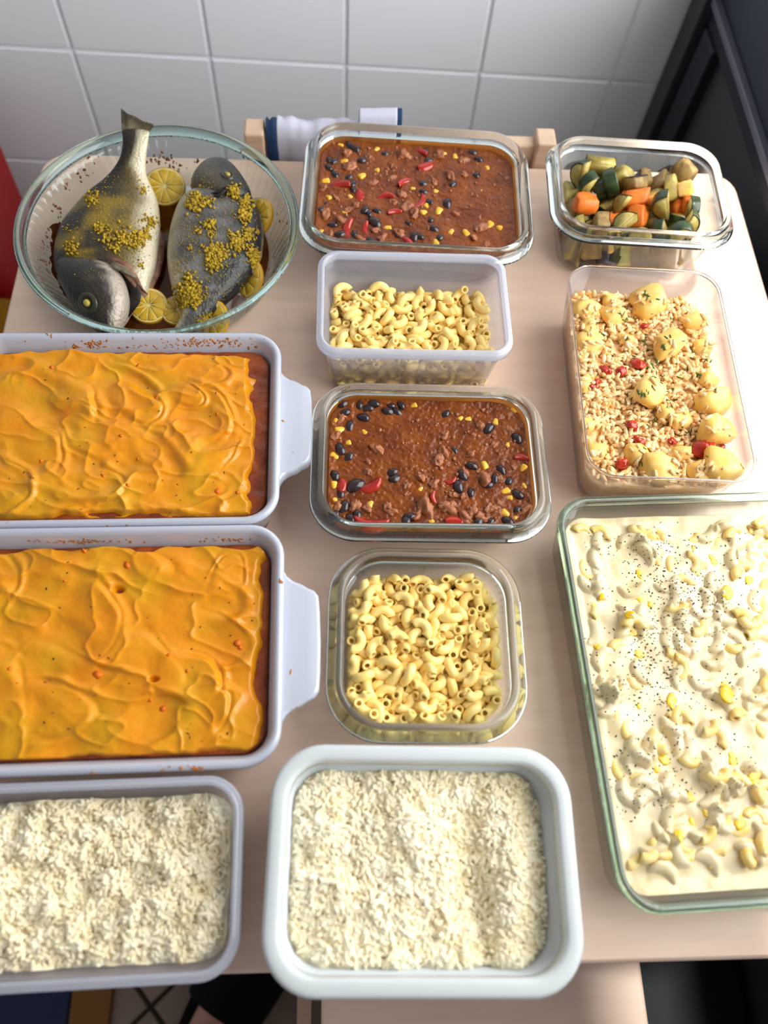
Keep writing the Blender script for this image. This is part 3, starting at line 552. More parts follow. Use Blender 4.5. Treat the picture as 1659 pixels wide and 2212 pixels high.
person = skin_chain('person', [fp(-0.105, 0, 0.085), fp(-0.10, 0, 0.045), fp(-0.04, 0, 0.060), fp(0.02, 0, 0.052), fp(0.075, 0, 0.038)],
                    [0.037, 0.032, 0.036, 0.040, 0.030], M['skin'], sub=2,
                    branches=toes + [(0, [fp(-0.110, 0, 0.20), fp(-0.118, 0, 0.34), fp(-0.122, 0, 0.42)], [0.034, 0.047, 0.052])])
tag(person, 'bare foot and shin of a person standing at the table in a black slipper', 'person')
# slipper: sole and a vamp covering the toes
sl = empty('slipper', (0, 0, 0)); sl.parent = person
def outline(a0, a1, k, n=10):
    L = []
    for i in range(n + 1):
        t = i / n; a = a0 + (a1 - a0) * t
        f = (a + 0.13) / 0.31
        w = 0.050 * (0.72 + 0.32 * math.sin(min(1, max(0, f)) * 2.4)) * (1 - max(0, (f - 0.82) / 0.18) ** 2 * 0.75) * k
        L.append((a, w))
    return L
ol = outline(-0.13, 0.18, 1.15, 16)
pts = [fp(a, -w, 0) for a, w in ol] + [fp(a, w, 0) for a, w in reversed(ol)]
V, F = loft([[(p.x, p.y, FLOOR_Z + 0.001) for p in pts], [(p.x, p.y, FLOOR_Z + 0.018) for p in pts]], True, True)
put('sole', mesh_py('sole', V, F, False), M['slipper'], sl)
rings = []
for a, w in outline(-0.045, 0.185, 1.10, 14):
    hgt = 0.095 * (1 - max(0, (a - 0.02) / 0.17) ** 2.2 * 0.72)
    rings.append([tuple(fp(a, w * math.cos(t) * 1.05, 0.014 + (hgt - 0.014) * max(0, math.sin(t)) ** 0.8)) for t in [math.pi * i / 16 for i in range(17)]])
V = [p for r in rings for p in r]; n = 17
F = [(i*n+j, i*n+j+1, (i+1)*n+j+1, (i+1)*n+j) for i in range(len(rings)-1) for j in range(n-1)] + [tuple((len(rings)-1)*n+j for j in range(n))]
o = put('vamp', mesh_py('vamp', V, F), M['slipper'], sl)
o.modifiers.new('s', 'SOLIDIFY').thickness = 0.006

# ------------------------------------------------------------------ containers
class Box:
    """Placement of a rectangular container: rim centre, rotation, rim size, height."""
    def __init__(s, x, y, deg, w, d, r, h):
        s.x, s.y, s.a, s.w, s.d, s.r, s.h = x, y, math.radians(deg), w, d, r, h
        s.c, s.s = math.cos(s.a), math.sin(s.a)
    def loc(s, p):
        dx, dy = p[0] - s.x, p[1] - s.y
        return (dx * s.c + dy * s.s, -dx * s.s + dy * s.c)
    def wor(s, x, y, z=0.0):
        return Vector((s.x + x * s.c - y * s.s, s.y + x * s.s + y * s.c, z))
    def root(s, name, label, cat, group=None):
        return tag(empty(name, (s.x, s.y, 0), s.a), label, cat, group)

def lock_glass(b, label, taper=0.016, group='clear glass food boxes'):
    r = b.root('glass_container', label, 'container', group)
    h, t = b.h, taper
    body = [(t + 0.014, 0.0005), (t + 0.005, 0.0015), (t + 0.001, 0.006), (0.0085, h - 0.013), (0.0125, h - 0.013), (t + 0.006, 0.009), (t + 0.011, 0.0065), (t + 0.02, 0.006)]
    loft_rr('body', b.w, b.d, b.r, body, M['glass_thin'], r, True, True, n=10)
    rim = [(0.0085, h - 0.0145), (0.0015, h - 0.0145), (0.0, h - 0.0125), (0.0015, h - 0.0105), (0.0062, h - 0.0095), (0.0072, h - 0.002), (0.0088, h), (0.0115, h), (0.0132, h - 0.002), (0.0132, h - 0.0145)]
    loft_rr('rim', b.w, b.d, b.r, rim, M['glass_rim'], r, loop=True, n=12)
    return r

def milky_box(b, label, taper=0.014, group='milky plastic food boxes'):
    r = b.root('plastic_container', label, 'container', group)
    h, t = b.h, taper
    body = [(t + 0.012, 0.0005), (t + 0.004, 0.0015), (t, 0.006), (0.0075, h - 0.022), (0.0055, h - 0.020), (0.0052, h - 0.006), (0.0064, h - 0.006), (0.0068, h - 0.0195), (0.0088, h - 0.022), (t + 0.0014, 0.007), (t + 0.006, 0.003), (t + 0.014, 0.0022)]
    loft_rr('body', b.w, b.d, b.r, body, M['pp_thin'], r, True, True, n=8)
    rim = [(0.0052, h - 0.0095), (0.0012, h - 0.010), (0.0, h - 0.009), (0.0, h - 0.003), (0.0012, h - 0.0012), (0.0026, h - 0.0018), (0.0036, h), (0.0052, h), (0.0064, h - 0.0015), (0.0064, h - 0.006)]
    loft_rr('rim', b.w, b.d, b.r, rim, M['pp_rim'], r, loop=True, n=10)
    return r

A = Box(0.0780, 0.6387, -2.6, 0.2387, 0.1853, 0.043, 0.070)
lock_glass(A, 'large glass box of chili at the back, in front of the towel', 0.024)
Cc = Box(0.0777, 0.3259, -0.6, 0.2070, 0.1570, 0.040, 0.065)
lock_glass(Cc, 'glass box of chili in the middle, between the two boxes of macaroni', 0.020)
D = Box(0.0681, 0.1652, -1.15, 0.1561, 0.1577, 0.044, 0.060)
lock_glass(D, 'square glass box of macaroni above the white rice tub', 0.014)
Ev = Box(0.3080, 0.6363, -2.6, 0.1905, 0.1475, 0.040, 0.080)
lock_glass(Ev, 'deep glass box of roasted vegetables in the far right corner', 0.022)
B = Box(0.0672, 0.4780, -0.15, 0.1788, 0.1205, 0.020, 0.080)
milky_box(B, 'small milky plastic box of macaroni in front of the back chili')
J = Box(-0.1755, -0.0003, 1.4, 0.2210, 0.1260, 0.026, 0.065)
milky_box(J, 'milky plastic box of white rice in the near left corner', 0.012)

# clear hard plastic tub
Fb = Box(0.2885, 0.4140, -2.1, 0.1500, 0.2340, 0.026, 0.073)
r = Fb.root('plastic_container', 'clear hard plastic tub of spiced rice and potatoes on the right', 'container')
h = Fb.h
loft_rr('body', Fb.w, Fb.d, Fb.r, [(0.022, 0.0005), (0.015, 0.0015), (0.012, 0.005), (0.0004, h - 0.003), (0.0019, h - 0.003), (0.0135, 0.006), (0.017, 0.003), (0.024, 0.0022)], M['ps_thin'], r, True, True, n=8)
loft_rr('rim', Fb.w, Fb.d, Fb.r, [(0.0004, h - 0.003), (0, h - 0.0012), (0.0004, h), (0.0019, h), (0.0023, h - 0.0012), (0.0019, h - 0.003)], M['ps_rim'], r, loop=True, n=10)

# big green-tinted glass casserole
G = Box(0.3010, 0.1320, 2.2, 0.2300, 0.3174, 0.030, 0.062)
r = G.root('glass_casserole', 'big green-edged glass casserole of creamy macaroni at the right', 'casserole')
h = G.h
loft_rr('body', G.w, G.d, G.r, [(0.026, 0.0005), (0.015, 0.0015), (0.009, 0.007), (0.0015, h - 0.010), (0.0062, h - 0.010), (0.0145, 0.011), (0.021, 0.0065), (0.03, 0.006)], M['glass_green_thin'], r, True, True, n=8)
loft_rr('rim', G.w, G.d, G.r, [(0.0015, h - 0.010), (0.0, h - 0.006), (0.0004, h - 0.0025), (0.002, h - 0.0004), (0.0040, h), (0.0060, h - 0.0012), (0.0070, h - 0.004), (0.0064, h - 0.010)], M['glass_green'], r, loop=True, n=10)

# white plastic rice tub
K = Box(0.0562, 0.0045, -1.5, 0.2074, 0.1529, 0.036, 0.080)
r = K.root('rice_tub', 'white plastic tub of cooked rice with thick rim at the front', 'tub')
h = K.h
loft_rr('body', K.w, K.d, K.r, [(0.03, 0.0), (0.022, 0.001), (0.018, 0.006), (0.006, h - 0.012), (0.012, h - 0.012), (0.0225, 0.010), (0.032, 0.004)], M['white_plastic'], r, True, True, n=9)
loft_rr('rim', K.w, K.d, K.r, [(0.006, h - 0.012), (0.0005, h - 0.0115), (0.0, h - 0.010), (0.0, h - 0.0025), (0.0012, h - 0.0006), (0.003, h), (0.0085, h), (0.0105, h - 0.0008), (0.0115, h - 0.003), (0.012, h - 0.012)], M['white_plastic'], r, loop=True, n=10)

# white ceramic baking dishes with tab handles
M['baked_crust'] = mat('baked_sauce_stain', srgb(214, 140, 62), 0.5, srgb(176, 100, 40), 200)
def ceramic(b, label, ha, hb, tip):
    r = b.root('baking_dish', label, 'baking dish', 'white ceramic baking dishes')
    h = b.h
    loft_rr('body', b.w, b.d, b.r, [(0.026, 0.0), (0.018, 0.001), (0.014, 0.006), (0.0015, h - 0.007), (0.0, h - 0.0035), (0.0012, h - 0.0008), (0.0035, h), (0.0058, h - 0.001), (0.0075, h - 0.004), (0.0205, 0.012), (0.026, 0.007), (0.034, 0.006)], M['ceramic'], r, True, True, n=9)
    for s in (1, -1):
        ol = []
        yc = (ha + hb) / 2; hl = (ha - hb) / 2
        x0 = b.w / 2 - 0.004
        prof = [(0, 1.30), (0.003, 1.24), (0.006, 1.12), (0.011, 1.03), (0.018, 0.97), (tip - 0.008, 0.90), (tip - 0.003, 0.85), (tip, 0.76), (tip + 0.001, 0.5), (tip + 0.0015, 0.0)]
        up = [(x0 + dx, yc + hl * k) for dx, k in prof]; dn = [(x0 + dx, yc - hl * k) for dx, k in reversed(prof[:-1])]
        P = up + dn
        if s < 0: P = [(-x, y) for x, y in reversed(P)]
        cxx = sum(p[0] for p in P) / len(P)
        rings = []
        for k, z in ((0.93, h - 0.020), (0.985, h - 0.0185), (1.0, h - 0.016), (1.0, h - 0.0095), (0.985, h - 0.0072), (0.93, h - 0.0062)):
            rings.append([(x if abs(x) < x0 + .001 else x0 * s + (x - x0 * s) * k, yc + (y - yc) * (k if abs(x) > x0 + .001 else 1), z + 0.0015 * (abs(x) - x0) / tip) for x, y in P])
        V, F = loft(rings, True, True)
        put('handle', mesh_py('handle', V, F), M['ceramic'], r)
    return r
H = Box(-0.1900, 0.3525, 1.3, 0.2760, 0.1925, 0.028, 0.065)
rH = ceramic(H, 'white baking dish of orange mash at left, next to the fish dish', 0.047, -0.045, 0.030)
I = Box(-0.1810, 0.1615, 1.2, 0.2760, 0.1900, 0.028, 0.065)
rI = ceramic(I, 'white baking dish of orange mash at left, nearest the rice boxes', 0.046, -0.052, 0.031)

# fluted round glass dish
DX, DY, DR, DH = -0.1805, 0.5885, 0.1390, 0.060
dish = tag(empty('fluted_dish', (DX, DY, 0)), 'round fluted glass dish holding two roasted fish', 'dish')
def fring(r, z, fl, n=480):
    P = []
    for i in range(n):
        a = 2 * math.pi * i / n
        k = abs(math.sin(a * 40)) ** 0.8
        rr_ = r + fl * (k - 0.6)
        P.append((rr_ * math.cos(a), rr_ * math.sin(a), z))
    return P
V, F = loft([fring(0.095, 0.0005, 0), fring(0.103, 0.0015, 0), fring(0.1085, 0.006, .0006), fring(0.112, 0.012, .0035), fring(0.124, 0.036, .0040), fring(0.1300, 0.047, .0030), fring(0.1328, 0.052, 0),
             fring(0.1285, 0.052, 0), fring(0.1255, 0.046, .0004), fring(0.1190, 0.034, .0006), fring(0.108, 0.012, .0004), fring(0.102, 0.0065, 0), fring(0.094, 0.006, 0)], True, True)
dish_body = put('body', mesh_py('body', V, F), M['glass_green_thin'], dish)
V, F = loft([fring(0.1328, 0.052, 0, 128), fring(0.1345, 0.0535, 0, 128), fring(0.1382, 0.0560, 0, 128), fring(0.1390, 0.058, 0, 128), fring(0.1382, 0.0597, 0, 128), fring(0.1360, 0.0602, 0, 128), fring(0.1330, 0.0590, 0, 128), fring(0.1290, 0.0545, 0, 128), fring(0.1285, 0.052, 0, 128)], loop=True)
dish_rim = put('rim', mesh_py('rim', V, F), M['glass_green'], dish)

# ------------------------------------------------------------------ food materials
M['macaroni'] = mat('boiled_macaroni', srgb(255, 216, 122), 0.34, srgb(255, 227, 148), 90)
M['chili'] = mat('chili_sauce', srgb(98, 42, 6), 0.16, srgb(130, 64, 12), 45, 5, bump=0.35, bscale=380, spec=0.35)
M['bean'] = mat('black_bean_skin', srgb(34, 22, 26), 0.22, srgb(52, 34, 40), 150, coat=0.3)
M['corn'] = mat('sweetcorn', srgb(226, 160, 28), 0.25, srgb(240, 190, 66), 160, coat=0.2)
M['pepper_red'] = mat('red_pepper', srgb(150, 24, 14), 0.2, srgb(176, 44, 26), 120, coat=0.3)
M['mince'] = mat('browned_mince', srgb(140, 78, 46), 0.38, srgb(172, 110, 74), 190, bump=0.4, bscale=700)
M['stain_orange'] = thin_mat('oily_orange_film', srgb(236, 176, 110), 0.5, haze=srgb(208, 122, 44), haze_amt=0.35, rough=0.3)
M['rice'] = mat('white_rice', srgb(250, 235, 196), 0.45, srgb(253, 243, 216), 60)
M['rice_spiced'] = mat('spiced_rice', srgb(236, 182, 106), 0.38, srgb(250, 224, 178), 170)
M['potato'] = mat('boiled_potato', srgb(232, 182, 84), 0.38, srgb(242, 206, 130), 60, bump=0.12, bscale=300)
M['tomato'] = mat('tomato_flesh', srgb(160, 28, 12), 0.2, srgb(196, 58, 28), 130, coat=0.3)
M['herb'] = mat('dried_green_herb', srgb(52, 84, 34), 0.7, srgb(84, 112, 50), 300)
M['peppercorn'] = mat('ground_pepper', srgb(46, 38, 32), 0.8, srgb(84, 70, 56), 500)
M['cream'] = mat('cheese_cream_sauce', srgb(219, 198, 152), 0.28, srgb(226, 209, 173), 40, coat=0.15)
M['oil'] = mat('yellow_oil', srgb(226, 178, 12), 0.08, srgb(238, 200, 40), 120, coat=0.4)
M['mash'] = mat('orange_mash', srgb(224, 136, 2), 0.33, srgb(212, 148, 8), 26, 4, bump=0.10, bscale=260, coat=0.12)
M['ragout'] = mat('orange_brown_sauce', srgb(122, 48, 10), 0.22, srgb(164, 74, 14), 55, bump=0.4, bscale=260, coat=0.2)
M['carrot'] = mat('cooked_carrot', srgb(224, 104, 24), 0.4, srgb(236, 132, 50), 60)
M['carrot_bit'] = mat('carrot_fleck', srgb(232, 112, 14), 0.35)
M['zucchini_skin'] = mat('dark_green_skin', srgb(34, 48, 26), 0.3, srgb(58, 74, 40), 90, coat=0.2)
M['zucchini_flesh'] = mat('pale_green_flesh', srgb(196, 182, 104), 0.4, srgb(150, 124, 58), 70, bump=0.2, bscale=250)
M['aubergine_skin'] = mat('aubergine_skin', srgb(42, 28, 44), 0.25, srgb(62, 44, 62), 70, coat=0.3)
M['aubergine_flesh'] = mat('aubergine_flesh', srgb(168, 138, 84), 0.5, srgb(120, 92, 50), 90, bump=0.3, bscale=250)

# ------------------------------------------------------------------ macaroni
def mac_mesh(arc, n=9, m=12, Rc=.0072, ro=.0039, ri=.0021):
    V = []; F = []
    for rad in (ro, ri):
        for i in range(n + 1):
            t = math.radians(arc) * (i / n - .5)
            for j in range(m):
                a = 2 * math.pi * j / m
                V.append(((Rc + rad * math.cos(a)) * math.cos(t) - Rc * .75, (Rc + rad * math.cos(a)) * math.sin(t), rad * math.sin(a)))
    o = (n + 1) * m
    for i in range(n):
        for j in range(m):
            k = (j + 1) % m
            F.append((i*m+j, i*m+k, (i+1)*m+k, (i+1)*m+j))
            F.append((o+i*m+j, o+(i+1)*m+j, o+(i+1)*m+k, o+i*m+k))
    for j in range(m):
        k = (j + 1) % m
        F.append((j, o+j, o+k, k)); F.append((n*m+j, n*m+k, o+n*m+k, o+n*m+j))
    me = mesh_py('macaroni', V, F)
    me.materials.append(M['macaroni'])
    return me
MACS = [mac_mesh(a) for a in (172, 150, 122)]
def unpack(s): return [[int(v) for v in p.split(',')] for p in s.split(';')]
def macaroni_pile(b, top, rest, zoff, label, group, low=None, fit=1.0):
    Mb = Matrix.Translation((b.x, b.y, 0)) @ Matrix.Rotation(b.a, 4, 'Z')
    def mtx(d, dz=0.0, flip=False):
        m = Matrix.Translation((d[1] * 1e-4 * fit, d[2] * 1e-4 * fit, d[3] * 1e-4 + zoff + dz)) @ Quaternion([v / 100 for v in d[4:8]]).normalized().to_matrix().to_4x4()
        if flip: m = Matrix.Rotation(math.pi, 4, 'Z') @ m
        return Mb @ m
    for d in unpack(top):
        o = put('macaroni', MACS[d[0]])
        o.matrix_world = mtx(d)
        tag(o, label, 'macaroni', group)
    jobs = [mtx(d) for d in unpack(rest)]; ks = [d[0] for d in unpack(rest)]
    if low:
        for d in unpack(top) + unpack(rest):
            if d[3] * 1e-4 + zoff + low > 0.006: jobs.append(mtx(d, low, True)); ks.append(d[0])
    parts = []
    arr = []
    for me in MACS:
        me.calc_loop_triangles()
        v = np.array([q.co[:] for q in me.vertices]); t = np.array([q.vertices[:] for q in me.loop_triangles]); arr.append((v, t))
    for m, k in zip(jobs, ks):
        mm = np.array(m); v, t = arr[k]
        parts.append((v @ mm[:3, :3].T + mm[:3, 3], t))
    o = put('macaroni_filling', mesh_tri('macaroni_filling', *merge(*parts)), M['macaroni'])
    tag(o, label.replace('elbow macaroni', 'elbow macaroni lying underneath'), 'macaroni', kind='stuff')
macaroni_pile(D, SIM_SQ_TOP, SIM_SQ_REST, 0.006, 'boiled elbow macaroni in the square glass box', 'macaroni in the square glass box', low=-0.013, fit=0.925)
macaroni_pile(B, SIM_PL_TOP, SIM_PL_REST, 0.018, 'boiled elbow macaroni in the milky plastic box', 'macaroni in the milky plastic box', low=-0.020)

# ------------------------------------------------------------------ chili boxes
def bean_mesh():
    v, t = ICO2
    V = v * np.array([0.0064, 0.0042, 0.0038])
    V[:, 1] -= 0.0012 * (1 - (V[:, 0] / 0.0064) ** 2) * 0.9
    return mesh_tri('black_bean', V, t)
def corn_mesh():
    bm = bmesh.new(); bmesh.ops.create_cube(bm, size=1.0)
    for v in bm.verts:
        k = 1.0 if v.co.y > 0 else 0.62
        v.co = Vector((v.co.x * 0.0068 * k, v.co.y * 0.0078, v.co.z * 0.0052 * (1 if v.co.y > 0 else 0.8)))
    bmesh.ops.bevel(bm, geom=bm.edges[:], offset=0.0022, segments=3, affect='EDGES', profile=0.5)
    return bm_mesh('corn_kernel', bm)
def pepper_mesh(L, Wd, bend):
    V = []; nx, ny = 12, 5
    for s in (1, -1):
        for i in range(nx + 1):
            for j in range(ny + 1):
                t = (i / nx - .5); u = (j / ny - .5)
                w = Wd * (1 - (2 * abs(t)) ** 3 * 0.55)
                V.append((t * L, u * w + bend * (1 - 4 * t * t) * L, s * 0.0009 + 0.0016 * (1 - 4 * u * u)))
    n = ny + 1; o = (nx + 1) * n; F = []
    for i in range(nx):
        for j in range(ny):
            F.append((i*n+j, (i+1)*n+j, (i+1)*n+j+1, i*n+j+1)); F.append((o+i*n+j, o+i*n+j+1, o+(i+1)*n+j+1, o+(i+1)*n+j))
    for i in range(nx):
        F.append((i*n, o+i*n, o+(i+1)*n, (i+1)*n)); F.append((i*n+ny, (i+1)*n+ny, o+(i+1)*n+ny, o+i*n+ny))
    for j in range(ny):
        F.append((j, j+1, o+j+1, o+j)); F.append((nx*n+j, o+nx*n+j, o+nx*n+j+1, nx*n+j+1))
    return mesh_py('red_pepper_piece', V, F)
def lump_mesh(name, s, seed, sub=ICO3, amp=0.35, fr=1.7):
    v, t = sub
    k = 1 + amp * (vnoise(v[:, 0] * fr + 9.3, v[:, 1] * fr + v[:, 2] * 2.3, seed) + 0.5 * vnoise(v[:, 0] * fr * 2.4 + 3, v[:, 1] * fr * 2.4 - v[:, 2] * 3.1, seed + 7))
    return mesh_tri(name, v * k[:, None] * np.array(s), t)
BEAN = bean_mesh(); BEAN.materials.append(M['bean'])
CORN = corn_mesh(); CORN.materials.append(M['corn'])
PEPS = [pepper_mesh(0.012, 0.008, 0.02), pepper_mesh(0.016, 0.007, 0.16), pepper_mesh(0.022, 0.008, 0.2)]
for q in PEPS: q.materials.append(M['pepper_red'])
MINCE = [lump_mesh('mince_crumb', (0.0052, 0.0036, 0.0034), 40 + i, amp=0.5) for i in range(4)]
for q in MINCE: q.materials.append(M['mince'])

def pxs(text, scale, ox, oy):
    return [(float(a) / scale + ox, float(b) / scale + oy) + ((float(c[0]),) if c else ()) for a, b, *c in (t.split(',') for t in text.split())]

def ordinal(n):
    w = ['first', 'second', 'third', 'fourth', 'fifth', 'sixth', 'seventh', 'eighth', 'ninth', 'tenth', 'eleventh', 'twelfth']
    return w[n - 1] if n <= 12 else '%d%s' % (n, {1: 'st', 2: 'nd', 3: 'rd'}.get(n % 10 if n not in (11, 12, 13) else 0, 'th'))
def label_rows(objs, b, noun, where):
    """Single out pieces by their row (far, middle, near third of the box) and their order from the left."""
    rows = {'far': [], 'middle': [], 'near': []}
    for o in objs:
        x, y = b.loc(o.location)
        rows['far' if y > b.d / 6.5 else 'near' if y < -b.d / 6.5 else 'middle'].append((x, o))
    for k, L in rows.items():
        L.sort(key=lambda t: t[0])
        for i, (x, o) in enumerate(L):
            pos = 'leftmost' if i == 0 else 'rightmost' if i == len(L) - 1 else ordinal(i + 1) + ' from the left'
            o['label'] = '%s %s in the %s third of the %s' % (noun, pos, k, where)
def chili(b, level, ins, where, beans, corns, peps, meats, seed):
    def zf(x, y):
        e = np.minimum(b.w / 2 - ins - np.abs(x), b.d / 2 - ins - np.abs(y))
        lum = sstep(-0.15, 0.35, fbm(x * 22, y * 22, seed + 12, 2)) * np.maximum(0, vnoise(x * 190, y * 190, seed + 13)) ** 1.0
        return level + 0.0012 * lum + 0.0007 * fbm(x * 110, y * 110, seed, 3) + 0.0010 * sstep(0.008, 0.0, e) + 0.0004 * vnoise(x * 420, y * 420, seed + 5)
    me, V, T = hf_mesh('chili_sauce', b.w - 2 * ins, b.d - 2 * ins, b.r - ins * 0.8, 240, 180, zf, 0.0085)
    # taper the sides with the glass
    co = np.array([v.co[:] for v in me.vertices]); k = np.where(co[:, 2] < 0.02, 0.90, 1.0)
    co[:, 0] *= k; co[:, 1] *= k; me.vertices.foreach_set('co', co.ravel()); me.update()
    o = put('chili_sauce', me, M['chili'], loc=(b.x, b.y, 0), rot=(0, 0, b.a))
    tag(o, 'reddish brown chili sauce filling the ' + where, 'sauce', kind='stuff')
    film = loft_rr('oily_film', b.w, b.d, b.r, [(ins - 0.0006, level - 0.002), (ins - 0.0012, level + 0.0035), (ins - 0.0016, level + 0.0052)], M['stain_orange'], o, n=10)
    r = random.Random(seed)
    nouns = {'black_bean': 'black bean', 'corn_kernel': 'corn kernel', 'red_pepper_piece': 'red pepper piece', 'mince_crumb': 'mince crumb'}
    def lay(name, me, L, z0, label, grp, cat, tilt=0.35, sc=(0.85, 1.15)):
        done = []
        for p in L:
            q = at(p[0], p[1], level)
            x, y = b.loc(q)
            x = max(-b.w/2 + ins + 0.005, min(b.w/2 - ins - 0.005, x)); y = max(-b.d/2 + ins + 0.005, min(b.d/2 - ins - 0.005, y))
            w = b.wor(x, y, level + z0 + r.uniform(-0.0006, 0.0006))
            m = r.choice(me) if isinstance(me, list) else me
            oo = put(name, m, None, None, w, (r.uniform(-tilt, tilt), r.uniform(-tilt, tilt), r.uniform(0, 6.28)))
            k = r.uniform(*sc) * (p[2] if len(p) > 2 else 1); oo.scale = (k, k, k)
            tag(oo, label, cat, grp); done.append(oo)
        label_rows(done, b, nouns[name], where)
    lay('black_bean', BEAN, beans, -0.0012, 'black bean half sunk in the chili of the ' + where, 'black beans in the ' + where, 'bean')
    lay('corn_kernel', CORN, corns, -0.0013, 'yellow corn kernel half sunk in the chili of the ' + where, 'corn kernels in the ' + where, 'corn')
    lay('red_pepper_piece', PEPS, peps, -0.0003, 'piece of red pepper floating in the chili of the ' + where, 'red pepper pieces in the ' + where, 'pepper', 0.25)
    lay('mince_crumb', MINCE, meats, -0.0008, 'crumb of browned mince in the chili of the ' + where, 'mince crumbs in the ' + where, 'mince', 0.5, (0.8, 1.3))
    # finest crumbs: too small and many to pick apart
    n = 260
    P = np.stack([nrng.uniform(-b.w/2 + ins + .004, b.w/2 - ins - .004, n), nrng.uniform(-b.d/2 + ins + .004, b.d/2 - ins - .004, n)], 1)
    keep = fbm(P[:, 0] * 30, P[:, 1] * 30, seed + 9, 2) > -0.15
    P = P[keep]; n = len(P)
    pts = np.stack([P[:, 0], P[:, 1], np.full(n, level) + nrng.uniform(-.0008, .0004, n)], 1)
    s = nrng.uniform(0.0007, 0.0021, (n, 1)) * nrng.uniform(0.7, 1.3, (n, 3))
    v, t = scatter(ICO1, pts, s, rand_rots(n), 0.15)
    tag(put('fine_crumbs', mesh_tri('fine_crumbs', v, t), M['mince'], o), kind='stuff')

chili(Cc, 0.0485, 0.0155, 'middle glass box',
  pxs('285,190 372,185 460,175 425,232 295,258 325,330 268,468,1.2 310,517 195,630 358,695,1.35 550,240 608,245 575,615 590,640 975,690,1.1 1050,725 1145,680 1180,650 1325,735,1.2 1050,575 1155,350 650,910,1.2 680,870 1165,910 1262,912,1.15 1098,920 320,890,1.1 357,860 240,870 280,815,1.2 1315,410 1225,600 890,258,.8 1270,655 620,180 945,480,.7 1320,825 395,285 1000,625 260,740 570,205,.7', 2.765, 640, 800),
  pxs('205,308 262,355,1.35 405,365,.85 305,432 218,510,1.1 195,685 215,775 195,815 440,800 395,893 505,548,.7 745,705,1.05 1025,290 983,285,.8 1190,305,1.1 1265,440,.8 1370,585 1250,720,1.1 1272,760,.8 1250,852,1.1 1315,875 800,918 700,188 1300,237,.8 1125,565 1400,690', 2.765, 640, 800),
  pxs('435,680,1.25 270,690,1.2 450,893,1.3 940,915,1.2 830,760,.6 915,655,.7 1345,530,.8', 2.765, 640, 800),
  pxs('265,285,1.1 218,395,1.2 480,470,1.1 775,830,1.45 350,810,1.3 415,825 565,840,1.2 900,830,1.4 1040,500 880,490 850,540,1.1 1110,645,1.3 1000,620 1150,830,1.2 820,680 660,690 430,610,.7 420,540,.8 720,860,1.2 885,385,.9 1180,445,.8 540,810,.7 1020,880 240,830 995,750,.9 1215,800,.9 940,745,.8 660,740,.7 1060,385,.6 1210,640,.8 740,640,.7 1100,335,.8 1270,350 1100,880 1050,850 1180,820 930,800 1300,580,.7 1360,830 1230,540,.7', 2.765, 640, 800), 3)
chili(A, 0.0520, 0.0165, 'back glass box',
  pxs('505,340,1.1 530,350,1.1 500,380,1.2 630,290,1.1 785,310 525,420 600,435 615,465 620,495 668,345 515,680,1.1 555,720 625,725 730,668,1.3 680,600 700,620 745,610 445,600 985,468 985,505 1010,350 1015,555,1.1 1110,570 960,740,1.1 1065,740 1035,700 905,670,.8 1260,420 1265,345,1.1 1000,300 485,570,.8 720,760 860,730 1135,470,.8 1020,650,.8 600,270 940,740 1235,310', 2.37, 500, 200),
  pxs('558,268 578,350,1.3 742,290 742,395 668,425,1.2 480,452,1.1 497,535 602,535 575,612 455,705 1085,310 1145,325,1.3 930,490,.8 1050,505 998,580 985,612 1060,608,1.2 1125,712,1.1 1200,718,1.2 1320,678,1.2 1375,690 1280,500,.6 1045,765 800,690 1310,385', 2.37, 500, 200),
  pxs('560,480,1.2 655,530,1.1 790,540 895,465,1.1 990,378,1.4 835,615,1.1 610,700,1.1 700,700 895,768,1.1 970,310 955,555', 2.37, 500, 200),
  pxs('590,310,1.4 705,335,1.2 885,320,1.3 480,620,1.2 535,545 600,600 635,580 725,460 820,380,1.2 820,440 895,590,1.2 935,620,1.2 860,720,1.2 1120,430,1.1 1190,420 1190,350 1060,320,1.2 1040,460 1155,620 1275,695,1.2 500,730,1.1 670,755,1.1 570,660,1.2 770,745 870,520 600,380,1.2 1240,740,.8 1300,780,.8 470,490 1410,440,.7 820,560,.8 1100,650,.7 740,700,.8 520,620,.9 1000,690,.8', 2.37, 500, 200), 8)

# ------------------------------------------------------------------ rice
def capsule(nseg=6, prof=((-1.0, 0.0), (-0.86, 0.62), (-0.45, 0.98), (0.2, 1.0), (0.75, 0.74), (1.0, 0.0))):
    V = [(prof[0][0], 0, 0)]
    for x, r in prof[1:-1]:
        for j in range(nseg):
            a = 2 * math.pi * j / nseg; V.append((x, r * math.cos(a), r * math.sin(a)))
    V.append((prof[-1][0], 0, 0)); T = []
    n = len(prof) - 2
    for j in range(nseg):
        k = (j + 1) % nseg
        T.append((0, 1 + k, 1 + j))
        for i in range(n - 1):
            a = 1 + i * nseg; b = a + nseg
            T += [(a + j, a + k, b + k), (a + j, b + k, b + j)]
        T.append((len(V) - 1, 1 + (n-1)*nseg + j, 1 + (n-1)*nseg + k))
    return np.array(V), np.array(T)
GRAIN = capsule()
def flat_rots(n, tilt, r=nrng):
    a = r.uniform(0, 2 * np.pi, n); p = r.normal(0, tilt, n)
    d = np.stack([np.cos(a) * np.cos(p), np.sin(a) * np.cos(p), np.sin(p)], 1)
    up = np.tile([0.05, 0.08, 1.0], (n, 1)); s = np.cross(up, d); s /= np.linalg.norm(s, axis=1)[:, None]
    u2 = np.cross(d, s)
    return np.stack([d, s, u2], 2)
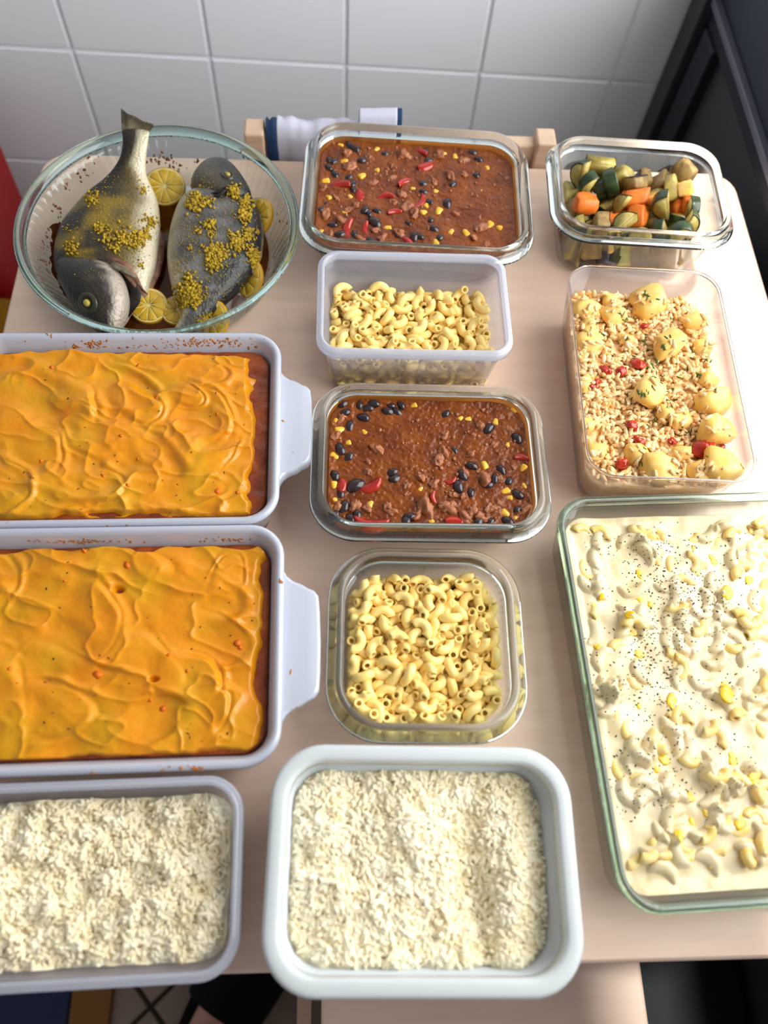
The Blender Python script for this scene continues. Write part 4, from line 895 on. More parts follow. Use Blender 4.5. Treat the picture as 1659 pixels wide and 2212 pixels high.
def rice(b, ins, rcorner, zf, n, glen, gwid, mt, label, zbot, tilt=0.45, name='cooked_rice', skip=None, nx=120, ny=90):
    w, d = b.w - 2 * ins, b.d - 2 * ins
    me, V, T = hf_mesh(name, w, d, rcorner, nx, ny, lambda x, y: zf(x, y) - gwid * 0.45, zbot)
    P = nrng.uniform(-1, 1, (int(n * 1.25), 2)) * [w / 2 - glen * .35, d / 2 - glen * .35]
    q = np.maximum(np.abs(P) - [w/2 - rcorner, d/2 - rcorner], 0)
    P = P[np.hypot(q[:, 0], q[:, 1]) < rcorner - glen * .35][:n]
    z = zf(P[:, 0], P[:, 1]) + nrng.uniform(-gwid * 0.9, gwid * 0.75, len(P))
    pts = np.stack([P[:, 0], P[:, 1], z], 1)
    s = np.stack([glen / 2 * nrng.uniform(.8, 1.15, len(P)), gwid / 2 * nrng.uniform(.85, 1.15, len(P)), gwid / 2 * nrng.uniform(.8, 1.05, len(P))], 1)
    v, t = scatter(GRAIN, pts, s, flat_rots(len(P), tilt))
    o = put(name, mesh_tri(name, *merge((V, T), (v, t))), mt, loc=(b.x, b.y, 0), rot=(0, 0, b.a))
    tag(o, label, 'rice', kind='stuff')
    return o
def zK(x, y):
    h = 0.0535 + 0.0065 * fbm(x * 24 + 3, y * 14, 50, 2) + 0.0065 * np.abs(fbm(x * 62, y * 50, 54, 2)) + 0.0022 * fbm(x * 150, y * 130, 56, 2)
    h = h - 0.0085 * np.exp(-((x - 0.038 + 0.12 * (y + 0.02)) / 0.010) ** 2) * sstep(0.045, 0.02, y) - 0.006 * sstep(0.066, 0.088, x)
    h = h + 0.004 * np.exp(-((x + 0.02) / 0.03) ** 2 - ((y - 0.03) / 0.03) ** 2) + 0.006 * np.exp(-((x - 0.06) / 0.012) ** 2) * sstep(0.05, 0.0, y)
    return np.minimum(h, 0.070)
rice(K, 0.0145, 0.026, zK, 8500, 0.0092, 0.0030, M['rice'], 'cooked white rice heaped in the white plastic tub', 0.012, nx=160, ny=120)
def zJ(x, y):
    h = 0.0405 + 0.0100 * fbm(x * 34 + 7, y * 34, 60, 2) + 0.011 * np.abs(fbm(x * 55, y * 55, 66, 2)) + 0.002 * fbm(x * 150, y * 140, 67, 2)
    return np.minimum(h - 0.010 * sstep(-0.038, -0.056, y) * (0.4 + 0.6 * vnoise(x * 30, y * 5, 71)), 0.058)
rice(J, 0.0105, 0.018, zJ, 7500, 0.0092, 0.0030, M['rice'], 'clumpy white rice in the milky plastic box at the near left corner', 0.006, tilt=0.6, nx=160, ny=110)

# ------------------------------------------------------------------ spiced rice with potatoes
def zF(x, y):
    return 0.0440 + 0.0050 * fbm(x * 35 + 1, y * 35, 80, 3) + 0.0025 * fbm(x * 90, y * 90, 83, 2)
oF = rice(Fb, 0.0085, 0.019, zF, 2500, 0.0095, 0.0041, M['rice_spiced'], 'orange tinted spiced rice in the clear plastic tub', 0.006, tilt=0.55, nx=60, ny=90)
for v in oF.data.vertices: pass
co = np.array([v.co[:] for v in oF.data.vertices]); k = np.clip((co[:, 2] - 0.006) / 0.034, 0, 1); co[:, 0] *= 0.915 + 0.085 * k; co[:, 1] *= 0.94 + 0.06 * k
oF.data.vertices.foreach_set('co', co.ravel()); oF.data.update()
def chunk_mesh(name, s, seed, bev=0.22, jit=0.28):
    r = random.Random(seed)
    bm = bmesh.new(); bmesh.ops.create_cube(bm, size=2.0)
    for v in bm.verts:
        v.co = Vector((v.co.x * (1 + r.uniform(-jit, jit)), v.co.y * (1 + r.uniform(-jit, jit)), v.co.z * (1 + r.uniform(-jit, jit))))
    bmesh.ops.bevel(bm, geom=bm.edges[:], offset=bev * 0.8, segments=1, affect='EDGES', clamp_overlap=True)
    bmesh.ops.triangulate(bm, faces=bm.faces)
    bmesh.ops.subdivide_edges(bm, edges=bm.edges[:], cuts=1, use_grid_fill=True, smooth=0.35)
    bmesh.ops.smooth_vert(bm, verts=bm.verts, factor=0.5, use_axis_x=True, use_axis_y=True, use_axis_z=True)
    for v in bm.verts:
        n = float(vnoise(v.co.x * 1.7 + seed, v.co.y * 1.7 + v.co.z * 1.9, seed)) * 0.14
        v.co = v.co * (1 + n)
        v.co = Vector((v.co.x * s[0], v.co.y * s[1], v.co.z * s[2]))
    return bm_mesh(name, bm)
POTS = [(300,360,95),(480,295,62),(505,410,98),(780,245,140),(330,600,100),(905,655,125),(770,990,140),(1180,470,105),(1230,650,75),(1210,900,75),(1310,1085,120),(1310,1290,125),(1385,1560,135),(815,1600,125),(1150,1605,85),(1175,1540,55),(690,1440,88),(1015,1450,72),(370,1440,80),(330,1230,66),(295,920,75),(905,1150,72),(1000,1195,80),(320,490,75),(610,600,55)]
special = {3: 'big potato chunk with a herb fleck at the far end of the clear tub', 5: 'pale potato chunk right of centre in the clear tub, dusted with herbs',
           6: 'diamond shaped potato chunk lying in the middle of the spiced rice', 12: 'rounded potato chunk in the near right corner of the clear tub', 13: 'wide potato chunk at the middle of the near rim of the clear tub'}
pot_objs = []
for i, (x, y, s) in enumerate(POTS):
    q = at(x / 3.463 + 1180, y / 3.463 + 560, 0.050)
    lx, ly = Fb.loc(q)
    k = s / 3.463 / 2.80 * 1e-3 * (1.05 if i not in (6,) else 0.95)
    lx = max(-0.0655 + k * .85, min(0.0655 - k * .85, lx)); ly = max(-0.1075 + k * .85, min(0.1075 - k * .85, ly))
    me = chunk_mesh('potato_chunk', (k * rng.uniform(.95, 1.1), k * rng.uniform(.78, .95), k * 0.80), 100 + i, bev=0.45, jit=0.36); me.materials.append(M['potato'])
    w = Fb.wor(lx, ly, 0.0485 + (0.004 if s > 110 else 0.0) - (0.003 if i in (4, 16, 20) else 0))
    o = put('potato_chunk', me, None, None, w, (rng.uniform(-.35, .35), rng.uniform(-.35, .35), 0.9 if i == 6 else rng.uniform(-.5, .5)))
    tag(o, special.get(i, 'potato chunk half buried in spiced rice in the clear tub'), 'potato', 'potato chunks in the spiced rice')
    pot_objs.append(o)
label_rows([o for i, o in enumerate(pot_objs) if i not in special], Fb, 'smaller potato chunk', 'clear tub')
toms = []
TOM = [lump_mesh('tomato_piece', (0.0050, 0.0038, 0.0028), 120 + i, amp=0.6, fr=1.3) for i in range(3)]
for q in TOM: q.materials.append(M['tomato'])
for i, p in enumerate(pxs('440,830 560,840 375,930,1.2 690,780,1.1 650,1240,1.15 685,1350 1165,1410,1.7 575,1530,1.1 945,1365,.8 1320,1405,.5 980,1530,.6 730,500,.7', 3.463, 1180, 560)):
    q = at(p[0], p[1], 0.049); o = put('tomato_piece', TOM[i % 3], None, None, (q.x, q.y, 0.0485), (rng.uniform(-.4, .4), rng.uniform(-.4, .4), rng.uniform(0, 6)))
    k = p[2] if len(p) > 2 else 1.0; o.scale = (k, k, k)
    tag(o, 'large red tomato piece near the near right potato in the clear tub' if k > 1.5 else 'small red tomato piece in the spiced rice of the clear tub', 'tomato', 'tomato pieces in the spiced rice')
    if k <= 1.5: toms.append(o)
label_rows(toms, Fb, 'small tomato piece', 'clear tub')
# loose grains sticking to the potatoes, and herb flakes, placed on what they lie on
treeF = tree_of(oF, *pot_objs)
def drop_flecks(tree, px_list, size, mt, parent_or_none, name, label, cat, flat=0.25, base=None, asp=(1.6, 0.8), lift=0.0003, kind='stuff'):
    P = []; Rr = []; S = []
    for x, y in px_list:
        h = ray_px(tree, x, y)
        if h[0] is None: continue
        n = h[1].normalized()
        if n.z < 0: n = -n
        q = n.to_track_quat('Z', 'Y').to_matrix() @ Matrix.Rotation(rng.uniform(0, 6.28), 3, 'Z')
        P.append(h[0] + n * lift); Rr.append(np.array(q)); k = size * rng.uniform(0.5, 1.5)
        S.append((k * asp[0] * rng.uniform(.6, 1.2), k * asp[1] * rng.uniform(.6, 1.2), k * flat))
    v, t = scatter(base or ICO1, np.array([p[:] for p in P]), np.array(S), np.array(Rr), 0.2)
    o = put(name, mesh_tri(name, v, t, True), mt, parent_or_none)
    if parent_or_none is None: tag(o, label, cat, kind=kind)
    else:
        o['kind'] = 'stuff'
        bpy.context.view_layer.update()
        o.matrix_parent_inverse = parent_or_none.matrix_world.inverted()
    return o
hp = pxs('745,275 735,265 755,270 600,440 660,440 590,450 745,580 740,640 735,630 870,655 880,650 820,750 760,810 865,880 860,900 870,920 900,980 680,985 725,1020 720,1010 755,990 915,1050 940,1045 590,1090 800,1210 760,1265 1050,1290 730,1415 1390,1440 1130,860 1145,858 1185,940 1210,755 1200,760 1270,980 945,720 500,715 860,1245 575,355 655,750 740,770 950,720 920,1100 920,580 1090,710 605,600 560,400 700,880 830,770 790,800 710,875 820,880', 3.463, 1180, 560)
hp2 = []
for x, y in hp:
    for k in range(3): hp2.append((x + rng.gauss(0, 2.6), y + rng.gauss(0, 2.6)))
for k in range(60): hp2.append((1180 + rng.gauss(820, 200) / 3.463, 560 + rng.gauss(850, 330) / 3.463))
drop_flecks(treeF, hp2, 0.0014, M['herb'], None, 'herb_flakes', 'dried green herb flakes sprinkled over the spiced rice and potatoes', 'herbs', asp=(1.9, 0.5))
gp = [(1180 + (x + rng.gauss(0, s * .62)) / 3.463, 560 + (y + s * .25 + rng.gauss(0, s * .55)) / 3.463) for x, y, s in POTS for k in range(7)]
drop_flecks(treeF, gp, 0.0026, M['rice_spiced'], oF, 'stray_grains', '', '', flat=0.55, base=GRAIN, asp=(1.5, 0.6), lift=0.0008)

# ------------------------------------------------------------------ creamy macaroni in the casserole
gm = pxs('280,370 690,400 730,400 840,360 870,430 1090,420 1240,490 840,590 930,640 1010,740 1100,610 1150,660 290,680 340,940 960,950 640,1060 550,1220 930,1330 1010,1390 690,1520 1130,1110 1360,1230 1550,420 1640,640 1640,820 1460,1030 1500,1120 980,1740 400,390 1430,310 1600,370', 3.463, 1180, 1040) \
   + pxs('440,160 530,220 720,330 560,580 470,490 890,140 910,190 1080,230 1310,140 1110,560 1240,590 600,1080 690,1060 780,1060 930,1080 900,1000 960,450 1140,270 1420,200 1300,900 1400,800 1180,840 1060,940 1350,1050 1150,1080 1440,1000 1420,640', 3.107, 1180, 1500)
LV = 0.0365
r9 = random.Random(21)
bumps = []
exposed = []
for p in gm:
    q = at(p[0], p[1], LV); x, y = G.loc(q); exposed.append((x, y, r9.uniform(0, 6.28)))
for k in range(130):
    bumps.append((r9.uniform(-.095, .095), r9.uniform(-.138, .138), r9.uniform(0, 6.28), r9.uniform(.0020, .0045)))
exposed += [(r9.uniform(0.03, .095), r9.uniform(-.13, .13), r9.uniform(0, 6.28)) for k in range(14)]
def zG(x, y):
    h = LV + 0.0025 * fbm(x * 16 + 5, y * 16, 90, 3) + 0.0012 * fbm(x * 70, y * 70, 93, 2)
    for bx, by, a, am in bumps:
        m = (np.abs(x - bx) < 0.022) & (np.abs(y - by) < 0.022)
        dx, dy = (x[m] - bx), (y[m] - by)
        u_ = dx * math.cos(a) + dy * math.sin(a); v_ = -dx * math.sin(a) + dy * math.cos(a)
        v_ = v_ - 40 * u_ * u_ + 0.001
        dd = np.sqrt(np.maximum(np.abs(u_) - 0.0065, 0) ** 2 + v_ ** 2) / 0.0052
        h[m] = np.maximum(h[m], h[m] + 1.25 * am * np.where(dd < 1, np.sqrt(np.maximum(1 - dd * dd, 0)), 0))
    for bx, by, a in exposed:
        m = (np.abs(x - bx) < 0.022) & (np.abs(y - by) < 0.022)
        dd = np.hypot(x[m] - bx, y[m] - by) / 0.014
        h[m] += 0.0016 * np.exp(-dd * dd * 1.5)
    e = np.minimum(0.100 - np.abs(x), 0.143 - np.abs(y))
    return h + 0.0015 * sstep(0.006, 0, e) - 0.004 * sstep(-0.10, -0.14, y)
GI = 0.0150
meG, VG, TG = hf_mesh('cheese_sauce', G.w - 2 * GI + 0.008, G.d - 2 * GI + 0.008, 0.020, 250, 340, zG, 0.0085)
co = VG.copy(); k = np.clip((co[:, 2] - 0.0085) / 0.025, 0, 1); co[:, 0] *= 0.95 + 0.05 * k; co[:, 1] *= 0.965 + 0.035 * k
meG.vertices.foreach_set('co', co.astype(np.float32).ravel()); meG.update()
oG = put('cheese_sauce', meG, M['cream'], loc=(G.x, G.y, 0), rot=(0, 0, G.a))
tag(oG, 'white cheese cream sauce coating the macaroni in the big glass casserole', 'sauce', kind='stuff')
treeG = tree_of(oG)
def surf(tree, x, y):
    h = tree.ray_cast(Vector((x, y, 0.3)), Vector((0, 0, -1)))
    return h[0].z if h[0] is not None else 0.03
M['macaroni_soft'] = mat('creamed_macaroni', srgb(238, 196, 100), 0.3, srgb(240, 216, 152), 60, coat=0.2)
for i, (x, y, a) in enumerate(exposed):
    if abs(x) > 0.095 or abs(y) > 0.139: continue
    w = G.wor(x, y); z = surf(treeG, w.x, w.y)
    o = put('creamed_macaroni', MACS[i % 3], None, None, (w.x, w.y, z - r9.uniform(0.0020, 0.0040)), (r9.uniform(-.35, .35), r9.uniform(-.35, .35), a))
    o.material_slots[0].link = 'OBJECT'; o.material_slots[0].material = M['macaroni_soft']
    o.scale = (1.08, 1.08, 1.08)
    tag(o, 'elbow macaroni poking out of the cream sauce in the big glass casserole', 'macaroni', 'macaroni in the cream sauce')
pools = pxs('695,680,1 1250,595,1.2 1100,495,.7 1350,830,1.6 700,880,1 625,995,1.1 655,1110,1.3 690,1290,1.4 385,1230,.9 1600,1050,1.4 1510,1130,1 1520,740,1.2 1350,1580,1.8 940,1630,1.5 780,920,.8 415,860,.9', 3.463, 1180, 1040) \
    + pxs('840,50,1.3 1210,10,1.5 790,440,1.2 740,500,1 1255,450,1.6 1400,540,1.3 970,690,1 1080,790,1 1300,860,1.5 890,940,1.2 980,860,1 620,80,.6', 3.107, 1180, 1500)
P = []; Rr = []; S = []
for x, y, s in pools:
    for k in range(2):
        h = ray_px(treeG, x + rng.gauss(0, 4) * s * (k > 0), y + rng.gauss(0, 7) * s * (k > 0))
        if h[0] is None: continue
        n = h[1].normalized(); n = -n if n.z < 0 else n
        n = (n + Vector((0, 0, 1.5))).normalized()
        P.append(h[0][:]); Rr.append(np.array(n.to_track_quat('Z', 'Y').to_matrix())); q = 0.0032 * s * (1 if k == 0 else .6)
        S.append((q * rng.uniform(.7, 1.0), q * rng.uniform(1.0, 1.5), 0.00045))
v, t = scatter(ICO2, np.array(P), np.array(S), np.array(Rr), 0.12)
tag(put('oil_pools', mesh_tri('oil_pools', v, t), M['oil']), 'small bright yellow pools of oil on the cream sauce in the casserole', 'oil', kind='stuff')
band = pxs('700,570 850,700 1050,850 900,800 830,1150 780,1380 650,1370 850,1500 1100,900 1250,850 1000,600 800,1280 880,1060', 3.463, 1180, 1040)
fl = []
for k in range(620):
    c = rng.choice(band); fl.append((c[0] + rng.gauss(0, 34), c[1] + rng.gauss(0, 40)))
for k in range(420): fl.append((rng.uniform(1260, 1640), 1150 + 560 * rng.random() ** 1.2))
for k in range(220): fl.append((rng.gauss(1430, 70), rng.uniform(1480, 1780)))
drop_flecks(treeG, fl, 0.00062, M['peppercorn'], None, 'pepper_flakes', 'black pepper and herb flakes sprinkled over the creamy macaroni', 'pepper', flat=0.35, asp=(1.3, 0.7))

# ------------------------------------------------------------------ orange mash in the two ceramic dishes
def mash(b, level, ins, strokes, seed, where, edge_r, holes=()):
    w, d = b.w - 2 * ins, b.d - 2 * ins
    sauce_me, _, _ = hf_mesh('meat_sauce', w, d, b.r - ins * .8, 110, 80, lambda x, y: level - 0.0045 + 0.0016 * fbm(x * 90, y * 90, seed + 40, 3), 0.0085)
    so = put('meat_sauce', sauce_me, M['ragout'], loc=(b.x, b.y, 0), rot=(0, 0, b.a))
    tag(so, 'dark orange meat sauce showing at the edge under the mash of the ' + where, 'sauce', kind='stuff')
    def zf(x, y):
        h = level + 0.0022 * fbm(x * 13 + seed, y * 13, seed, 3)
        wx = x + 0.010 * fbm(x * 19, y * 19, seed + 1, 3); wy = y + 0.010 * fbm(x * 19 + 7, y * 19, seed + 2, 3)
        for (cx, cyy, ang, L, Wd, dz, tu, tv, dish_) in strokes:
            a = math.radians(ang)
            u_ = (wx - cx) * math.cos(a) + (wy - cyy) * math.sin(a); v_ = -(wx - cx) * math.sin(a) + (wy - cyy) * math.cos(a)
            e = np.sqrt((u_ / L) ** 2 + (v_ / Wd) ** 2)
            lead = sstep(-0.5, 0.8, u_ / L)
            m = sstep(1.0, 0.25 + 0.62 * lead, e)
            plane = level + dz * 1.6 + tu * u_ + tv * v_ + dish_ * (e ** 2) * 0.004
            h = h * (1 - m) + (plane * 0.72 + h * 0.28) * m
            h = h + 0.0024 * lead * lead * np.exp(-((e - 1.06) / 0.10) ** 2) * (0.4 + 0.9 * np.clip(vnoise(wx * 40, wy * 40, seed + 15) + .4, 0, 1))
        ra = math.radians(-24); rx = wx * math.cos(ra) + wy * math.sin(ra); ry = -wx * math.sin(ra) + wy * math.cos(ra)
        rg = 1 - np.abs(fbm(rx * 14 + seed, ry * 30, seed + 17, 2)); rg2 = 1 - np.abs(fbm(rx * 30 - seed, ry * 55, seed + 19, 2))
        h = h + 0.0045 * rg ** 5 * sstep(-.5, .4, vnoise(x * 11, y * 13, seed + 21)) + 0.0016 * rg2 ** 6 + 0.0022 * fbm(rx * 26, ry * 40, seed + 23, 2)
        h = h + 0.0006 * fbm(x * 75, y * 75, seed + 5, 3) + 0.0007 * np.abs(fbm(x * 28 + 2, y * 70, seed + 6, 2))
        for px, py, r_ in holes:
            h = h - 0.006 * np.exp(-(((x - px) / (r_ * 1.8)) ** 2 + ((y - py) / r_) ** 2) ** 2)
        # irregular border where the mash stops short of the wall
        n = 0.006 * fbm(x * 38, y * 38, seed + 8, 3)
        fall = np.maximum(sstep(w/2 - edge_r - 0.003, w/2 - edge_r + 0.006, x + n * 1.6), np.maximum(sstep(d/2 - 0.0055, d/2 - 0.0015, y + n), 0.6 * sstep(-d/2 + 0.003, -d/2 + 0.0005, y + n)))
        return h - 0.013 * fall
    me, V, T = hf_mesh('mash', w - 0.002, d - 0.002, b.r - ins * .8, 300, 210, zf, 0.02)
    o = put('mash', me, M['mash'], loc=(b.x, b.y, 0), rot=(0, 0, b.a))
    tag(o, 'spoon-swirled orange mash in the ' + where, 'mash', kind='stuff')
    return o
mH = mash(H, 0.0545, 0.0125, [
    (-0.070, 0.035, -35, 0.060, 0.030, 0.001, 0.05, 0.10, 1), (-0.02, 0.045, -18, 0.055, 0.022, 0.000, -0.05, -0.10, 0),
    (0.045, 0.060, -12, 0.050, 0.018, 0.0015, 0.04, 0.12, 0), (0.060, 0.005, 20, 0.035, 0.036, -0.001, 0.03, -0.06, 2),
    (-0.085, -0.01, -50, 0.045, 0.026, 0.002, -0.10, 0.06, 1), (-0.045, 0.000, -30, 0.050, 0.020, -0.001, 0.08, -0.12, 0),
    (0.000, -0.015, -26, 0.065, 0.022, 0.001, -0.06, 0.10, 0), (-0.035, -0.050, -8, 0.045, 0.022, 0.003, -0.05, -0.08, 1),
    (0.030, -0.055, -5, 0.060, 0.016, 0.000, 0.05, 0.10, 0), (0.072, -0.035, 50, 0.040, 0.016, 0.001, 0.0, -0.10, 0),
    (0.010, 0.025, -40, 0.030, 0.018, 0.0015, -0.08, 0.08, 1), (-0.105, -0.055, 10, 0.035, 0.025, 0.0015, 0.08, 0.05, 0),
    (0.050, 0.030, -20, 0.022, 0.012, 0.002, 0.08, 0.0, 0)], 11, 'white dish behind the other', 0.012)
mI = mash(I, 0.0535, 0.0125, [
    (-0.03, 0.062, 0, 0.085, 0.020, 0.002, 0.03, 0.10, 0), (-0.030, 0.022, -15, 0.042, 0.036, -0.002, 0.05, 0.07, 2),
    (0.050, 0.040, -10, 0.060, 0.026, 0.000, -0.03, 0.06, 0), (0.015, 0.000, -40, 0.062, 0.022, 0.002, 0.06, -0.10, 0),
    (0.070, 0.005, -22, 0.045, 0.020, -0.001, -0.06, 0.12, 1), (-0.03, -0.020, -18, 0.075, 0.018, 0.001, 0.04, 0.12, 0),
    (0.050, -0.028, -10, 0.045, 0.024, 0.0015, 0.10, -0.05, 1), (-0.085, -0.03, -55, 0.045, 0.030, 0.001, -0.08, 0.08, 1),
    (-0.055, -0.055, 12, 0.060, 0.024, 0.002, 0.05, -0.08, 0), (0.020, -0.062, 8, 0.050, 0.020, 0.000, -0.06, 0.08, 0),
    (0.075, -0.060, 35, 0.035, 0.020, 0.001, 0.06, 0.05, 1), (-0.100, 0.04, 60, 0.040, 0.024, 0.001, 0.05, 0.06, 0),
    (0.092, 0.050, 80, 0.030, 0.014, 0.001, 0.05, 0.06, 0)], 27, 'white dish nearest the rice boxes', 0.006, holes=((0.008, 0.044, 0.0024), (0.042, -0.028, 0.0020)))
treeM = tree_of(mH, mI)
def specks(px, size, mt, name, parent, **k):
    return drop_flecks(treeM, px, size, mt, parent, name, '', '', **k)
specks(pxs('800,403 620,595 705,715 530,800 210,725 265,245 450,630 1110,485 1250,540 655,850 1115,880 1215,885 710,235', 2.37, 0, 690), 0.0026, M['carrot_bit'], 'carrot_flecks', mH, flat=0.12, asp=(1.0, .8))
specks(pxs('430,165 650,240 330,320 990,390 865,700 770,930 835,975 1215,640 1230,660 960,780 50,770 500,800', 2.37, 0, 1120), 0.0026, M['carrot_bit'], 'carrot_flecks', mI, flat=0.12, asp=(1.0, .8))
specks(pxs('1090,203 1105,377 1205,380 795,790 587,995 590,695 870,990 790,670 760,190 1170,187 545,912', 2.37, 0, 690) + [(rng.uniform(20, 550), rng.uniform(770, 1110)) for k in range(40)], 0.0006, M['peppercorn'], 'pepper_specks', mH)
specks(pxs('455,160 877,210 1175,430 1180,600 755,510 960,1075 1165,1100 1035,1140 260,825 510,700 275,718', 2.37, 0, 1120) + [(rng.uniform(20, 560), rng.uniform(1200, 1640)) for k in range(40)], 0.0006, M['peppercorn'], 'pepper_specks', mI)

# baked-on sauce on the ceramic walls (raised crusts, parts of each dish)
def crust(root, px, size, name='baked_crust', mt=None, **k):
    tr = tree_of(*[c for c in root.children if c.name.startswith(('body', 'handle'))])
    o = drop_flecks(tr, px, size, mt or M['baked_crust'], None, name, '', '', **k)
    mw = o.matrix_world.copy(); o.parent = root; o.matrix_parent_inverse = Matrix.Translation(root.location) .inverted() if False else root.matrix_world.inverted()
    for key in ('label', 'category'):
        if key in o: del o[key]
    return o
bpy.context.view_layer.update()
px = [(rng.gauss(450, 45), rng.gauss(738, 4)) for k in range(70)] + [(rng.gauss(205, 25), rng.gauss(741, 4)) for k in range(40)] + pxs('245,78 255,82 265,85 130,110 240,75 552,1055 553,1062 650,1052 40,1040 830,100 1500,680 1450,520', 2.37, 0, 690) \
   + [(rng.uniform(100, 560), rng.gauss(748, 3)) for k in range(60)]
crust(rH, px, 0.0008, flat=0.15, asp=(1.8, .8))
px = [(rng.gauss(180, 55), rng.gauss(1169, 2.5)) for k in range(70)] + [(rng.gauss(490, 25), rng.gauss(1166, 3)) for k in range(30)] + pxs('1435,315 1442,322 1438,328 1432,318 1390,155 1490,785 1518,968 480,1300 490,1303 470,1305 1385,820', 2.37, 0, 1120) \
   + [(rng.gauss(410, 40), rng.gauss(1660, 3)) for k in range(30)]
crust(rI, px, 0.0008, flat=0.15, asp=(1.8, .8))

# ------------------------------------------------------------------ roasted vegetables
def halfmoon(k, seed):
    """Thick half slice of courgette: flesh body and a separate skin on the round side."""
    r = random.Random(seed); Rr = 0.0136 * k; T_ = 0.0060 * k
    n = 12; fl = []; sk = []
    for s in (-1, 1):
        for i in range(n + 1):
            a = math.pi * i / n
            q = 1 + 0.04 * math.sin(3 * a + seed)
            fl.append((Rr * math.cos(a) * q, Rr * math.sin(a) * q - Rr * .42, s * T_ * (1 + 0.1 * math.sin(a * 2 + seed))))
    m = n + 1
    F = [tuple(range(m)), tuple(reversed(range(m, 2 * m)))] + [(i + 1, i, m + i, m + i + 1) for i in range(n)] + [(0, n, m + n, m)]
    bm = bmesh.new(); me = mesh_py('flesh', fl, F); bm.from_mesh(me); bmesh.ops.recalc_face_normals(bm, faces=bm.faces)
    bmesh.ops.bevel(bm, geom=[e for e in bm.edges if abs(e.verts[0].co.z - e.verts[1].co.z) < .004], offset=0.0012 * k, segments=2, affect='EDGES')
    fm = bm_mesh('flesh', bm)
    V = []
    for i in range(n + 1):
        a = math.pi * i / n; q = 1 + 0.04 * math.sin(3 * a + seed)
        for rr_, z in ((0.985, -1.0), (1.02, -0.99), (1.045, -0.8), (1.045, 0.8), (1.02, .99), (0.985, 1.0)):
            V.append((Rr * math.cos(a) * q * rr_, Rr * math.sin(a) * q * rr_ - Rr * .42, z * T_ * (1 + 0.1 * math.sin(a * 2 + seed))))
    F = [(i*6+j, i*6+j+1, (i+1)*6+j+1, (i+1)*6+j) for i in range(n) for j in range(5)]
    return fm, mesh_py('skin', V, F)
def skinned_cube(k, seed, s):
    me = chunk_mesh('flesh', (s[0] * k, s[1] * k, s[2] * k * .9), seed, bev=0.2, jit=0.18)
    bm = bmesh.new(); bm.from_mesh(me)
    bmesh.ops.delete(bm, geom=[f for f in bm.faces if f.normal.z < 0.55], context='FACES')
    for v in bm.verts: v.co += Vector((v.co.x * .03, v.co.y * .03, 0.0007))
    sm = bm_mesh('skin', bm)
    return me, sm
Mb = Matrix.Translation((Ev.x, Ev.y, 0)) @ Matrix.Rotation(Ev.a, 4, 'Z')
vegs = []
for i, d in enumerate(unpack(SIM_VEG)):
    kd, sc = d[0], d[1] / 100
    pos = (d[2] * 1e-4 * 0.96, d[3] * 1e-4 * 0.96, d[4] * 1e-4 * 0.86 + 0.001)
    m = Mb @ Matrix.Translation(pos) @ Quaternion([v / 100 for v in d[5:9]]).normalized().to_matrix().to_4x4()
    if pos[2] > 0.066: continue
    if kd == 0 or (kd == 1 and i % 3 == 0):
        root = empty('courgette_chunk'); a, b_ = halfmoon(sc, i)
        put('flesh', a, M['zucchini_flesh'], root); put('skin', b_, M['zucchini_skin'], root)
        tag(root, 'half-moon chunk of roasted courgette with dark green skin in the deep glass box', 'courgette', 'courgette chunks in the deep glass box')
    elif kd == 1 and i % 3 == 1:
        me = chunk_mesh('courgette_piece', (0.0120 * sc, 0.0110 * sc, 0.0068 * sc), 300 + i); root = put('courgette_piece', me, M['zucchini_flesh'])
        tag(root, 'pale peeled courgette piece among the roasted vegetables in the deep box', 'courgette', 'pale courgette pieces in the deep glass box')
    elif kd == 1 or (kd == 3 and i % 2 == 0):
        root = empty('aubergine_chunk'); a, b_ = skinned_cube(sc, 320 + i, (0.0112, 0.0102, 0.0080))
        put('flesh', a, M['aubergine_flesh'], root); put('skin', b_, M['aubergine_skin'], root)
        tag(root, 'aubergine cube with glossy dark purple skin in the deep glass box', 'aubergine', 'aubergine cubes in the deep glass box')
    elif kd == 2:
        me = chunk_mesh('carrot_chunk', (0.0110 * sc, 0.0090 * sc, 0.0080 * sc), 340 + i); root = put('carrot_chunk', me, M['carrot'])
        tag(root, 'orange carrot chunk among the roasted vegetables in the deep glass box', 'carrot', 'carrot chunks in the deep glass box')
    elif i % 2:
        me = chunk_mesh('potato_cube', (0.0100 * sc, 0.0085 * sc, 0.0076 * sc), 360 + i); root = put('potato_cube', me, M['potato'])
        tag(root, 'small roasted potato cube among the vegetables in the deep glass box', 'potato', 'roasted potato cubes in the deep glass box')
    root.matrix_world = m
    vegs.append(root)
# pieces at the bottom of the pile that no near viewpoint shows are left out; the others get their place
bpy.context.view_layer.update()
VV = []; FF = []; OW = []
for i, o in enumerate(vegs):
    for q in ([o] if o.type == 'MESH' else list(o.children)):
        b0 = len(VV); VV += [q.matrix_world @ v.co for v in q.data.vertices]
        for p in q.data.polygons: FF.append([b0 + k for k in p.vertices]); OW.append(i)
vt = BVHTree.FromPolygons(VV, FF); seen = {}
for ex in (-0.25, 0.0, 0.25):
    for gx in range(48):
        for gy in range(44):
            tgt = Ev.wor(-0.085 + 0.17 * gx / 47, -0.068 + 0.136 * gy / 43, 0.035)
            e_ = Vector((ex, -0.02, CAM_H)); h = vt.ray_cast(e_, (tgt - e_).normalized())
            if h[0] is not None: seen[OW[h[2]]] = seen.get(OW[h[2]], 0) + 1
kinds = {}
for i, o in enumerate(vegs):
    if seen.get(i, 0) < 1:
        for q in list(o.children): bpy.data.objects.remove(q)
        bpy.data.objects.remove(o)
    else:
        kinds.setdefault(o.name.split('.')[0], []).append(o)
